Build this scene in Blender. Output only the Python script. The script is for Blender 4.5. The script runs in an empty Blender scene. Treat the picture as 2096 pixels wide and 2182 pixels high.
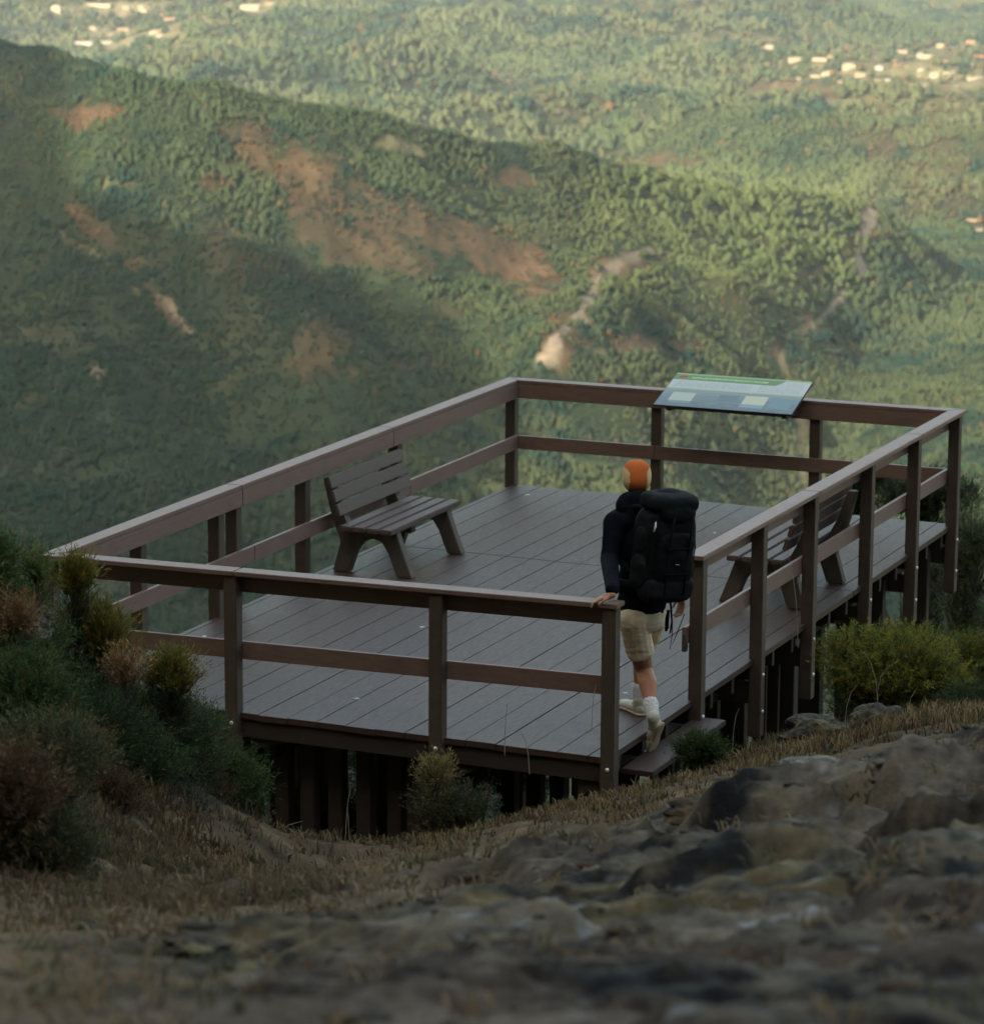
import bpy, bmesh, math, random
import numpy as np
from mathutils import Vector, Matrix, Quaternion
rng = np.random.default_rng(7)
random.seed(7)
S = bpy.context.scene
COL = S.collection
PI = math.pi

# ------------------------------------------------------------------ camera maths (surveyed position)
CAM = np.array([12.5166, -20.5162, 6.3118])
PITCH, ROLL, YAW, FPX = 0.205168, 0.0059007, -0.4100633, 7151.37
def _rot():
    f = np.array([math.sin(YAW)*math.cos(PITCH), math.cos(YAW)*math.cos(PITCH), -math.sin(PITCH)])
    r = np.cross(f, [0, 0, 1]); r /= np.linalg.norm(r)
    u = np.cross(r, f); c, s = math.cos(ROLL), math.sin(ROLL)
    return c*r+s*u, -s*r+c*u, f
CR, CU, CF = _rot()
FH = np.array([CF[0], CF[1]]); FH /= np.linalg.norm(FH)
RH = np.array([FH[1], -FH[0]])
def ray(x, y):
    return CF+(x-1048)/FPX*CR-(y-1091)/FPX*CU
def J(x, y, d):
    """point seen at photo pixel x,y at horizontal distance d"""
    v = ray(x, y); t = d/(v[0]*FH[0]+v[1]*FH[1]); return Vector(CAM+t*v)
def onz(x, y, z):
    v = ray(x, y); t = (z-CAM[2])/v[2]; return Vector(CAM+t*v)
def pix(P):
    d = np.asarray(P)-CAM; z = d@CF
    return 1048+FPX*(d@CR)/z, 1091-FPX*(d@CU)/z
def sd(P):
    p = np.asarray(P)[..., :2]-CAM[:2]
    return p@RH, p@FH
def xy(s, d):
    return CAM[0]+s*RH[0]+d*FH[0], CAM[1]+s*RH[1]+d*FH[1]

# ------------------------------------------------------------------ noise
def _h(ix, iy, seed):
    n = (ix.astype(np.int64)*374761393+iy.astype(np.int64)*668265263+seed*1442695041) & 0xffffffff
    n = ((n ^ (n >> 13))*1274126177) & 0xffffffff
    n = (n ^ (n >> 16))
    return (n & 0xffffff)/float(0xffffff)
def vnoise(x, y, seed=0):
    x = np.asarray(x, float); y = np.asarray(y, float)
    ix = np.floor(x); iy = np.floor(y); fx = x-ix; fy = y-iy
    fx = fx*fx*fx*(fx*(fx*6-15)+10); fy = fy*fy*fy*(fy*(fy*6-15)+10)
    a = _h(ix, iy, seed); b = _h(ix+1, iy, seed); c = _h(ix, iy+1, seed); d = _h(ix+1, iy+1, seed)
    return (a*(1-fx)+b*fx)*(1-fy)+(c*(1-fx)+d*fx)*fy
def fbm(x, y, octv=4, seed=0, gain=.5):
    t = 0; a = 1; n = 0
    for i in range(octv):
        t = t+a*(vnoise(x*2**i+17.3*i, y*2**i-9.1*i, seed+i)-.5); n += a; a *= gain
    return t/n*2
def ridged(x, y, octv=4, seed=0):
    t = 0; a = 1; n = 0
    for i in range(octv):
        t = t+a*(1-np.abs(vnoise(x*2**i+7.7*i, y*2**i+3.1*i, seed+i)*2-1)); n += a; a *= .5
    return t/n
def sstep(a, b, x):
    t = np.clip((np.asarray(x, float)-a)/(b-a), 0, 1); return t*t*(3-2*t)

# ------------------------------------------------------------------ object helpers
def link(o, parent=None):
    COL.objects.link(o)
    if parent is not None: o.parent = parent
    return o
def tag(o, label=None, cat=None, group=None, kind=None):
    if label: o['label'] = label
    if cat: o['category'] = cat
    if group: o['group'] = group
    if kind: o['kind'] = kind
    return o
def empty(name, loc, label, cat, group=None):
    o = bpy.data.objects.new(name, None); o.location = loc; o.empty_display_size = .2
    COL.objects.link(o); return tag(o, label, cat, group)
def np_mesh(name, V, F, mat, parent=None, col=None, smooth=False):
    """V (n,3), F (m,k) arrays"""
    me = bpy.data.meshes.new(name)
    V = np.ascontiguousarray(V, dtype=np.float32); F = np.ascontiguousarray(F, dtype=np.int32)
    m, k = F.shape
    me.vertices.add(len(V)); me.vertices.foreach_set('co', V.ravel())
    me.loops.add(m*k); me.loops.foreach_set('vertex_index', F.ravel())
    me.polygons.add(m); me.polygons.foreach_set('loop_start', np.arange(0, m*k, k, dtype=np.int32))
    if smooth: me.polygons.foreach_set('use_smooth', np.ones(m, bool))
    me.update(calc_edges=True)
    if col is not None:
        a = me.color_attributes.new('Col', 'FLOAT_COLOR', 'POINT')
        c = np.ones((len(V), 4), np.float32); c[:, :3] = col; a.data.foreach_set('color', c.ravel())
    me.materials.append(mat)
    o = bpy.data.objects.new(name, me); link(o, parent)
    return o
def local(o, loc):
    """shift mesh so that the object's origin is at loc while it stays in place"""
    o.data.transform(Matrix.Translation(-Vector(loc))); o.location = loc; return o
class MB:
    def __init__(s): s.v = []; s.f = []
    def box(s, x0, x1, y0, y1, z0, z1, M=None):
        n = len(s.v)
        p = [(x, y, z) for x in (x0, x1) for y in (y0, y1) for z in (z0, z1)]
        if M is not None: p = [tuple(M @ Vector(q)) for q in p]
        s.v += p
        for q in ((0, 1, 3, 2), (4, 6, 7, 5), (0, 4, 5, 1), (2, 3, 7, 6), (0, 2, 6, 4), (1, 5, 7, 3)): s.f.append(tuple(n+i for i in q))
        return s
    def bar(s, p, q, w, h, up=(0, 0, 1)):
        """box from p to q, w wide, h high (centred)"""
        p = Vector(p); q = Vector(q); d = (q-p); L = d.length; d.normalize()
        side = d.cross(Vector(up)).normalized(); u = side.cross(d)
        M = Matrix((( d.x, side.x, u.x, p.x), (d.y, side.y, u.y, p.y), (d.z, side.z, u.z, p.z), (0, 0, 0, 1)))
        return s.box(0, L, -w/2, w/2, -h/2, h/2, M)
    def prism(s, pts, y0, y1, M=None):
        """pts in (x,z) outline extruded along y"""
        n = len(s.v); k = len(pts)
        p = [(a, y0, b) for a, b in pts]+[(a, y1, b) for a, b in pts]
        if M is not None: p = [tuple(M @ Vector(q)) for q in p]
        s.v += p
        s.f.append(tuple(range(n+k-1, n-1, -1))); s.f.append(tuple(range(n+k, n+2*k)))
        for i in range(k):
            j = (i+1) % k; s.f.append((n+i, n+j, n+k+j, n+k+i))
        return s
    def tube(s, pts, rad, k=6):
        """tube through points with radii"""
        pts = [Vector(p) for p in pts]; n0 = len(s.v); N = len(pts)
        if not hasattr(rad, '__len__'): rad = [rad]*N
        pu = None
        for i, p in enumerate(pts):
            t = (pts[min(i+1, N-1)]-pts[max(i-1, 0)]).normalized()
            if pu is None:
                pu = t.orthogonal().normalized()
            else:
                pu = (pu-t*pu.dot(t)).normalized()
            w = t.cross(pu)
            for j in range(k):
                a = 2*PI*j/k; s.v.append(tuple(p+(pu*math.cos(a)+w*math.sin(a))*rad[i]))
        for i in range(N-1):
            for j in range(k):
                a = n0+i*k+j; b = n0+i*k+(j+1) % k
                s.f.append((a, b, b+k, a+k))
        s.f.append(tuple(n0+j for j in range(k-1, -1, -1))); s.f.append(tuple(n0+(N-1)*k+j for j in range(k)))
        return s
    def dome(s, c, r, h, axis, k=10, rings=3):
        """little bolt head"""
        c = Vector(c); a = Vector(axis).normalized(); u = a.orthogonal().normalized(); w = a.cross(u); n0 = len(s.v)
        for i in range(rings):
            t = i/rings*PI/2
            for j in range(k):
                q = 2*PI*j/k; s.v.append(tuple(c+(u*math.cos(q)+w*math.sin(q))*r*math.cos(t)+a*h*math.sin(t)))
        s.v.append(tuple(c+a*h)); top = len(s.v)-1
        for i in range(rings-1):
            for j in range(k):
                p = n0+i*k+j; q = n0+i*k+(j+1) % k; s.f.append((p, q, q+k, p+k))
        for j in range(k): s.f.append((n0+(rings-1)*k+j, n0+(rings-1)*k+(j+1) % k, top))
        return s
    def build(s, name, mat, parent=None, bevel=0, smooth=False, seg=2):
        me = bpy.data.meshes.new(name); me.from_pydata([tuple(v) for v in s.v], [], s.f)
        bm = bmesh.new(); bm.from_mesh(me); bmesh.ops.recalc_face_normals(bm, faces=bm.faces)
        if bevel:
            bmesh.ops.bevel(bm, geom=[e for e in bm.edges if len(e.link_faces) == 2 and e.calc_face_angle(0) > .5], offset=bevel, segments=seg, affect='EDGES', clamp_overlap=True)
        bm.to_mesh(me); bm.free()
        if smooth: me.polygons.foreach_set('use_smooth', np.ones(len(me.polygons), bool))
        me.materials.append(mat)
        o = bpy.data.objects.new(name, me); return link(o, parent)

# ------------------------------------------------------------------ materials
def mat(name, base=(.5, .5, .5), rough=.7, spec=.3):
    m = bpy.data.materials.new(name); m.use_nodes = True
    nt = m.node_tree; b = nt.nodes['Principled BSDF']
    b.inputs['Base Color'].default_value = (*base, 1); b.inputs['Roughness'].default_value = rough
    b.inputs['Specular IOR Level'].default_value = spec
    return m, nt, b
def N(nt, t, **k):
    n = nt.nodes.new(t)
    for a, v in k.items():
        if a in n.inputs: n.inputs[a].default_value = v
        else: setattr(n, a, v)
    return n
def noise_n(nt, scale, detail=5, rough=.6, vec=None, mapping=None):
    n = N(nt, 'ShaderNodeTexNoise'); n.inputs['Scale'].default_value = scale; n.inputs['Detail'].default_value = detail; n.inputs['Roughness'].default_value = rough
    if vec is None:
        tc = N(nt, 'ShaderNodeTexCoord'); vec = tc.outputs['Object']
    if mapping is not None:
        mp = N(nt, 'ShaderNodeMapping'); mp.inputs['Scale'].default_value = mapping; nt.links.new(vec, mp.inputs['Vector']); vec = mp.outputs['Vector']
    nt.links.new(vec, n.inputs['Vector']); return n
def ramp(nt, fac, stops):
    r = N(nt, 'ShaderNodeValToRGB'); el = r.color_ramp.elements
    while len(el) < len(stops): el.new(.5)
    for e, (p, c) in zip(el, stops): e.position = p; e.color = (*c, 1) if len(c) == 3 else c
    nt.links.new(fac, r.inputs['Fac']); return r
def mix(nt, fac, a, b, mode='MIX'):
    m = N(nt, 'ShaderNodeMix'); m.data_type = 'RGBA'; m.blend_type = mode
    def put(sock, v):
        if hasattr(v, 'links') or isinstance(v, bpy.types.NodeSocket): nt.links.new(v, sock)
        elif isinstance(v, (int, float)): sock.default_value = v
        else: sock.default_value = (*v, 1)
    put(m.inputs[0], fac); put(m.inputs[6], a); put(m.inputs[7], b); return m.outputs[2]
def bump(nt, b, h, strength=.4, dist=.01):
    n = N(nt, 'ShaderNodeBump'); n.inputs['Strength'].default_value = strength; n.inputs['Distance'].default_value = dist
    nt.links.new(h, n.inputs['Height']); nt.links.new(n.outputs['Normal'], b.inputs['Normal'])

def wood_mat(name, c1, c2, grain=(1, 1, 1), rough=.55, droppings=False, spec=.35):
    m, nt, b = mat(name, c1, rough, spec)
    big = noise_n(nt, 1.1, 4, .6); fine = noise_n(nt, 60, 4, .7, mapping=grain); streak = noise_n(nt, 7, 5, .65, mapping=grain)
    c = mix(nt, big.outputs['Fac'], c1, c2)
    r1 = ramp(nt, streak.outputs['Fac'], [(.3, (.72, .72, .72)), (.55, (1, 1, 1)), (.8, (1.28, 1.24, 1.2))])
    c = mix(nt, .8, c, r1.outputs['Color'], 'MULTIPLY')
    r2 = ramp(nt, fine.outputs['Fac'], [(.3, (.7, .7, .72)), (.7, (1.3, 1.3, 1.3))])
    c = mix(nt, .6, c, r2.outputs['Color'], 'MULTIPLY')
    if droppings:
        vo = N(nt, 'ShaderNodeTexVoronoi'); vo.inputs['Scale'].default_value = 1.9; vo.inputs['Randomness'].default_value = 1
        tc = N(nt, 'ShaderNodeTexCoord'); wob = noise_n(nt, 9, 3, .7); ad = N(nt, 'ShaderNodeVectorMath', operation='MULTIPLY_ADD')
        nt.links.new(wob.outputs['Color'], ad.inputs[0]); ad.inputs[1].default_value = (.12, .12, 0); nt.links.new(tc.outputs['Object'], ad.inputs[2])
        nt.links.new(ad.outputs[0], vo.inputs['Vector'])
        r3 = ramp(nt, vo.outputs['Distance'], [(.04, (1, 1, 1)), (.055, (0, 0, 0))])
        c = mix(nt, r3.outputs['Color'], c, (.5, .48, .45))
        st = noise_n(nt, 1.3, 6, .7); r4 = ramp(nt, st.outputs['Fac'], [(.28, (.5, .48, .47)), (.42, (.95, .95, .95)), (.6, (1, 1, 1)), (.72, (1.3, 1.27, 1.24))])
        c = mix(nt, .8, c, r4.outputs['Color'], 'MULTIPLY')
    nt.links.new(c, b.inputs['Base Color'])
    rr = ramp(nt, streak.outputs['Fac'], [(.3, (rough-.08,)*3), (.75, (rough+.14,)*3)]); nt.links.new(rr.outputs['Color'], b.inputs['Roughness'])
    bump(nt, b, fine.outputs['Fac'], .35, .004)
    return m
M = {}
M['deckwood'] = wood_mat('deck_composite', (.048, .028, .022), (.069, .041, .032), (12, 1, 1), .52, True, .3)
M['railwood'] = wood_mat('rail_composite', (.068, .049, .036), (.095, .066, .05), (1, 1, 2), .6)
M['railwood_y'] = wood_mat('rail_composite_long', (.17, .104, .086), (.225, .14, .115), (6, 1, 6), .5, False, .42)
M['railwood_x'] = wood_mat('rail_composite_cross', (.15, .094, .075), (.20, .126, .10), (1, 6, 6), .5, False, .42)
M['underwood'] = wood_mat('stilt_composite', (.03, .023, .018), (.042, .031, .025), (4, 4, 1), .7)
M['benchwood'] = wood_mat('bench_composite', (.075, .052, .044), (.11, .078, .066), (6, 1, 6), .58)
M['benchleg'] = wood_mat('bench_leg_composite', (.08, .065, .05), (.11, .088, .07), (2, 2, 1), .65)
M['steel'] = mat('galvanised_bolt', (.75, .75, .74), .35, .6)[0]; M['steel'].node_tree.nodes['Principled BSDF'].inputs['Metallic'].default_value = .3

def leaf_mat(name, rough=.6, tr=.25):
    m, nt, b = mat(name, (.1, .1, .1), rough, .2)
    a = N(nt, 'ShaderNodeAttribute', attribute_name='Col')
    nt.links.new(a.outputs['Color'], b.inputs['Base Color'])
    t = N(nt, 'ShaderNodeBsdfTranslucent'); nt.links.new(a.outputs['Color'], t.inputs['Color'])
    mx = N(nt, 'ShaderNodeMixShader'); mx.inputs[0].default_value = tr
    out = nt.nodes['Material Output']
    nt.links.new(b.outputs[0], mx.inputs[1]); nt.links.new(t.outputs[0], mx.inputs[2]); nt.links.new(mx.outputs[0], out.inputs['Surface'])
    return m
M['leaf'] = leaf_mat('foliage')
M['farleaf'] = leaf_mat('far_foliage', .85, .08)
M['grass'] = leaf_mat('dry_grass', .7, .3)
M['twig'] = mat('twig_bark', (.075, .055, .042), .85)[0]

def attr_ground(name, fine_scale, lo=.75, hi=1.3, bscale=None, bdist=.02, rough=.9):
    m, nt, b = mat(name, (.2, .2, .2), rough, .15)
    a = N(nt, 'ShaderNodeAttribute', attribute_name='Col'); n = noise_n(nt, fine_scale, 8, .7)
    r = ramp(nt, n.outputs['Fac'], [(.25, (lo, lo, lo)), (.75, (hi, hi, hi))])
    c = mix(nt, 1, a.outputs['Color'], r.outputs['Color'], 'MULTIPLY'); nt.links.new(c, b.inputs['Base Color'])
    if bscale:
        n2 = noise_n(nt, bscale, 8, .7); bump(nt, b, n2.outputs['Fac'], .8, bdist)
    return m
M['valley'] = attr_ground('valley_ground', .11, .45, 1.6)
M['hillside'] = attr_ground('rocky_hillside_ground', 9, .55, 1.45, 22, .03)

# ------------------------------------------------------------------ sun geometry
SUN_EL = math.radians(24); SAZ = math.radians(-35)
SH = -FH*math.cos(SAZ)+RH*math.sin(SAZ)         # horizontal direction towards the sun (behind right)
def uw(s, d):
    a = abs(SAZ); return -d*math.cos(a)-s*math.sin(a), d*math.sin(a)-s*math.cos(a)

# ------------------------------------------------------------------ far valley terrain
PLAIN = -292.
CX = np.array([-400, 0, 110, 190, 250, 450, 700, 900, 1060, 1180, 1390, 1600, 1780, 1850, 1890, 1950, 2050, 2800])
CY = np.array([0, 92, 112, 145, 162, 190, 222, 270, 312, 318, 378, 412, 426, 446, 480, 540, 640, 900])
DC = np.array([1900,1800,1780,1760,1740,1730,1750,1790,1840,1880,1960,2060,2120,2150,2160,2170,2180,2200])
GUL = np.array([(240,2120),(205,1990),(166,1860),(140,1740),(118,1640),(103,1520),(95,1400),(90,1250)], float)
def angrow(y): return PITCH+np.arctan((y-1091)/FPX)
def _ln(pts): return np.array(pts, float)
FOLDS = [ # plan polylines (s, d), depth, half width of the side valleys and minor spurs
 (_ln([(239, 2115), (217, 1995), (187, 1850), (163, 1765), (136, 1460)]), 34, 42),
 (_ln([(32, 1840), (74, 1880), (94, 1855), (109, 1805), (141, 1819), (162, 1789)]), 26, 34),
 (_ln([(-130, 1629), (-86, 1600), (-50, 1580), (-22, 1520)]), 20, 40),
 (_ln([(-210, 1634), (-170, 1570), (-139, 1490), (-109, 1410)]), 14, 30),
 (_ln([(-88, 1740), (-65, 1705), (-25, 1710), (15, 1739), (50, 1715), (29, 1580)]), -16, 36),
 (_ln([(87, 1835), (131, 1840), (158, 1815)]), -20, 32),
 (_ln([(-205, 1729), (-158, 1650), (-114, 1570), (-76, 1495), (-65, 1475)]), -14, 34),
 (_ln([(-40, 1780), (-18, 1774), (4, 1770), (31, 1775)]), 14, 26),
 (_ln([(231, 1765), (206, 1730), (169, 1530)]), 12, 26),
]
def folds(s, d):
    out = np.zeros(np.shape(s)); wx = s+14*fbm(s/60, d/60, 3, 91); wy = d+14*fbm(s/60, d/60, 3, 92)
    for P, dep, wid in FOLDS:
        m = np.full(np.shape(s), 1e9)
        for (x0, y0), (x1, y1) in zip(P[:-1], P[1:]):
            dx, dy = x1-x0, y1-y0; t = np.clip(((wx-x0)*dx+(wy-y0)*dy)/(dx*dx+dy*dy), 0, 1)
            m = np.minimum(m, np.hypot(wx-x0-t*dx, wy-y0-t*dy))
        out = out-dep*np.exp(-(m/wid)**2)
    return out
HILLS = [(_ln([(-620, 2420), (-330, 2560), (-60, 2760)]), 58, 120), (_ln([(620, 2500), (380, 2700), (150, 2980)]), 62, 130), (_ln([(-150, 3050), (120, 3250), (420, 3300)]), 48, 130),
 (_ln([(-700, 3300), (-350, 3420), (-80, 3650)]), 60, 150), (_ln([(800, 3450), (560, 3700), (230, 3900)]), 45, 140), (_ln([(-300, 4100), (100, 4200), (420, 4500)]), 60, 180), (_ln([(-900, 4700), (-200, 4900), (300, 5300)]), 80, 220)]
def hills(s, d):
    out = np.zeros(np.shape(s)); wx = s+45*fbm(s/240, d/240, 4, 191); wy = d+45*fbm(s/240, d/240, 4, 192)
    for P, hh, wid in HILLS:
        m = np.full(np.shape(s), 1e9)
        for (x0, y0), (x1, y1) in zip(P[:-1], P[1:]):
            dx, dy = x1-x0, y1-y0; t = np.clip(((wx-x0)*dx+(wy-y0)*dy)/(dx*dx+dy*dy), 0, 1)
            m = np.minimum(m, np.hypot(wx-x0-t*dx, wy-y0-t*dy)*(1+.8*t))
        out = np.maximum(out, hh*np.exp(-(m/wid)**1.6))
    return out
def valley_z(s, d):
    s = np.asarray(s, float); d = np.asarray(d, float)
    a = s/np.maximum(d, 1); px = 1048+a*FPX*math.cos(PITCH)*1.0
    base = PLAIN+14*fbm(s/520, d/620, 3, 5)+sstep(2300, 2600, d)*(hills(s, d)-12+9*fbm(s/170, d/200, 3, 9))+(d-2500)*.006*sstep(2500, 4000, d)
    dc = np.interp(px, CX, DC); yc = np.interp(px, CX, CY)
    zc = 6.3-dc*np.tan(angrow(yc))
    hgt = np.maximum(zc-PLAIN, 0)
    db = np.interp(px, [-600, 300, 900, 1300, 1600, 1800, 2100], [1090, 1110, 1160, 1300, 1450, 1650, 1800])
    t = np.clip((d-db)/(dc-db), 0, 1); front = np.where(d < dc, t**.85*(1-.0)+.0, 0)
    front = t*(1.15-.15*t)
    back = 1-sstep(0, 1, (d-dc)/np.interp(px, [0, 1800], [430, 250]))
    h = np.where(d <= dc, np.minimum(front, 1), back)
    rel = 34*(ridged(s/190+d/800, d/360, 3, 21)-.62)+9*fbm(s/70, d/90, 4, 31)
    env = np.clip(h*(1-h)*4, 0, 1)*.85+.15*h
    z = base*(1-np.clip(h, 0, 1))+ (PLAIN+hgt*h)*np.clip(h, 0, 1)
    z = z+np.where((d > 1150) & (d < 2300), folds(s, d), 0)*np.where(d < dc, np.clip((1-h)*3.5, 0, 1), np.where(h > .05, 0, 1))
    z = z+rel*env*np.clip(hgt/70, 0, 1)+3.5*fbm(s/28, d/32, 3, 41)
    return z
def mount_z(s, d):
    """our own mountain: unseen behind the viewpoint, left spur shaped to shade the valley"""
    s = np.asarray(s, float); d = np.asarray(d, float); z0 = PLAIN-25
    u, w = uw(s, d)
    cone = np.where(d > 24, 4-.58*(d-24), np.where(d < -12, 5+.85*(-d-12), 5)); cone = np.clip(cone, z0, 430)
    H = np.interp(w, [-2600, 400, 550, 640, 715, 790, 825, 901, 947, 1030, 1115, 1150, 1208, 1290, 1400, 1700], [430, 420, 300, 215, 195, 225, 275, 325, 355, 355, 385, 420, 485, 485, 200, z0])  # crest profile shaped for the shadow edge on the ridge opposite
    uc = np.interp(w, [0, 300, 700, 2200], [430, 300, 0, 0]); ub = np.where(w > 0, np.maximum(-.9*w+10, -480), 25-.3*w)
    t = np.clip((u-ub)/(uc-ub), 0, 1)**1.05; n = 11*fbm(s/80, d/80, 5, 55)*sstep(60, 250, np.hypot(s, d))
    z = cone+(np.maximum(H, cone)-cone)*t
    z = np.where(u > uc+40, np.maximum(z-(u-uc-40)*.2*(w > 300), z0), z)
    return np.maximum(z+n*np.clip(t*3+(d < 0), 0, 1), z0)

# soil cover patches, photo pixel space of the survey: (x, y, rx, ry, angle, kind, strength)
K_BARE, K_ROCK, K_FIELD, K_RED = 0, 1, 2, 3
f = 1.1131
PATCH = [(205,215,80,26,-10,K_BARE,1),(520,300,120,42,5,K_BARE,.75),(610,350,90,50,20,K_BARE,.7),(700,470,170,45,12,K_RED,.7),(400,350,70,26,15,K_BARE,.8),(620,370,90,40,10,K_BARE,.7),(250,354,75,9,0,K_FIELD,.8),
 (900,465,130,42,14,K_BARE,.75),(1000,525,85,45,20,K_BARE,1),(760,420,150,34,10,K_RED,.6),(640,650,60,50,-60,K_RED,.6),(760,700,90,16,5,K_BARE,.6),
 (1200,505,85,28,-20,K_BARE,1),(1125,575,24,44,25,K_ROCK,1),(1215,487,38,9,5,K_ROCK,.8),(1040,685,12,14,0,K_ROCK,.7),(1080,640,40,50,30,K_BARE,.8),
 (1220,660,120,16,3,K_BARE,1),(1150,672,40,12,0,K_FIELD,.6),(1492,650,14,42,5,K_BARE,1.1),(1535,850,8,110,2,K_FIELD,1),(1560,615,30,14,30,K_BARE,.9),
 (980,345,70,14,-8,K_BARE,.8),(740,278,45,14,5,K_FIELD,.7),(200,450,130,20,42,K_RED,.75),(330,590,40,9,52,K_ROCK,.9),(240,480,30,16,30,K_BARE,.8),(60,640,90,26,10,K_RED,.35),
 (183,715,14,20,0,K_ROCK,.7),(1655,440,10,40,15,K_ROCK,1),(1560,520,80,12,-25,K_BARE,.8),(1480,545,26,7,0,K_ROCK,.6),(1640,480,34,34,0,K_BARE,.6),
 (1690,128,230,26,2,K_FIELD,.55),(1560,172,150,12,2,K_BARE,.8),(1790,165,120,18,0,K_FIELD,.8),(1800,95,60,16,0,K_FIELD,.6),(1430,75,160,12,0,K_FIELD,.5),
 (220,66,130,20,2,K_FIELD,.9),(240,16,150,12,-3,K_FIELD,1),(490,12,60,14,0,K_FIELD,.9),(400,40,60,10,10,K_FIELD,.6),(760,120,90,10,3,K_FIELD,.4),
 (980,160,120,14,6,K_FIELD,.5),(1250,310,70,12,0,K_BARE,.55),(1690,290,60,30,20,K_RED,.5),(1800,330,70,70,0,K_RED,.45),(1330,15,130,14,0,K_BARE,.4),
 (1000,190,160,20,8,K_FIELD,.35),(1180,60,60,12,0,K_BARE,.35),(420,470,60,60,0,K_RED,.4),(880,600,60,30,0,K_RED,.35),(520,520,90,24,10,K_RED,.35),(1870,430,20,8,0,K_FIELD,1)]
TRACKS = [([(1672, 398), (1655, 440), (1640, 490), (1655, 520), (1600, 580), (1575, 610)], 7, K_ROCK, 1), ([(1575, 610), (1520, 640), (1490, 690), (1515, 760), (1535, 850), (1540, 960)], 6, K_FIELD, 1),
 ([(1240, 480), (1180, 500), (1135, 560), (1110, 600), (1060, 650), (1038, 692)], 11, K_ROCK, 1), ([(130, 400), (230, 480), (290, 560), (345, 630)], 10, K_RED, .9), ([(300, 560), (360, 635)], 6, K_ROCK, .9),
 ([(100, 445), (200, 500), (270, 560)], 5, K_FIELD, .6), ([(1480, 560), (1380, 575), (1280, 600)], 4, K_BARE, .7), ([(1030, 660), (1200, 655), (1350, 668)], 6, K_BARE, .8),
 ([(1560, 190), (1883, 200)], 4, K_FIELD, .7), ([(1430, 120), (1600, 140), (1883, 150)], 4, K_FIELD, .9), ([(90, 20), (330, 5)], 5, K_FIELD, 1), ([(600, 690), (640, 720), (700, 715)], 8, K_RED, .7)]
def cover(px, py, X, Y):
    """amounts of bare kinds at photo pixels, with ragged edges from world noise"""
    out = np.zeros((4,)+np.shape(px))
    wob = fbm(X/55, Y/55, 5, 61, .65); wob2 = fbm(X/11, Y/11, 3, 63)
    for x, y, rx, ry, ang, k, st in PATCH:
        x *= f; y *= f; rx *= f; ry *= f
        c, s = math.cos(math.radians(ang)), math.sin(math.radians(ang))
        dx, dy = px-x, py-y; a = (dx*c+dy*s)/rx; b = (-dx*s+dy*c)/ry
        r = np.sqrt(a*a+b*b)+wob*1.3+wob2*1.1+.15
        out[k] = np.maximum(out[k], st*(1-sstep(.45, 1.35, r)))
    for pts, wd, k, st in TRACKS:
        m = np.full(np.shape(px), 1e9); qx = px+wob*22; qy = py+wob2*10
        for (x0, y0), (x1, y1) in zip(pts[:-1], pts[1:]):
            x0, y0, x1, y1 = x0*f, y0*f, x1*f, y1*f; dx, dy = x1-x0, y1-y0; t = np.clip(((qx-x0)*dx+(qy-y0)*dy)/(dx*dx+dy*dy), 0, 1)
            m = np.minimum(m, np.hypot(qx-x0-t*dx, (qy-y0-t*dy)*1.2))
        out[k] = np.maximum(out[k], st*(1-sstep(.6, 1.4, m/(wd*1.1)+wob2*1.1+wob*1.0+.1)))
    return out
def proj_arr(P):
    d = P-CAM; z = d@CF
    return 1048+FPX*(d@CR)/z, 1091-FPX*(d@CU)/z
KC = np.array([(.058, .036, .020), (.12, .1, .075), (.10, .09, .05), (.046, .031, .018)])

def build_valley():
    na, nd = 760, 860
    a = np.linspace(-.2, .2, na); d = 760*(9500/760)**np.linspace(0, 1, nd)
    A, D = np.meshgrid(a, d); Sx = A*D
    Z = valley_z(Sx, D); X, Y = xy(Sx, D)
    edge = sstep(0, 60, np.minimum(np.arange(nd)[:, None]*2, 999)+0*A); Z = Z*edge+(PLAIN-30)*(1-edge)
    V = np.stack([X, Y, Z], -1).reshape(-1, 3)
    px, py = proj_arr(V)
    cv = cover(px, py, V[:, 0], V[:, 1])
    g = fbm(V[:, 0]/60, V[:, 1]/60, 4, 3)[:, None]
    col = np.array([.013, .021, .010])*(1+.35*g)
    col = col+np.clip(fbm(V[:, 0]/150, V[:, 1]/150, 4, 8), 0, 1)[:, None]*np.array([.04, .024, .008])
    for k in range(4):
        w = np.clip(cv[k], 0, 1)[:, None]; col = col*(1-w)+KC[k]*(1+.3*g+.5*fbm(V[:, 0]/14, V[:, 1]/14, 4, 19)[:, None])*w
    i = np.arange(nd-1)[:, None]*na+np.arange(na-1)[None, :]
    F = np.stack([i, i+1, i+na+1, i+na], -1).reshape(-1, 4)
    o = np_mesh('valley_terrain', V, F, M['valley'], col=np.clip(col, .01, .9), smooth=True); o['kind'] = 'structure'
build_valley()

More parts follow.
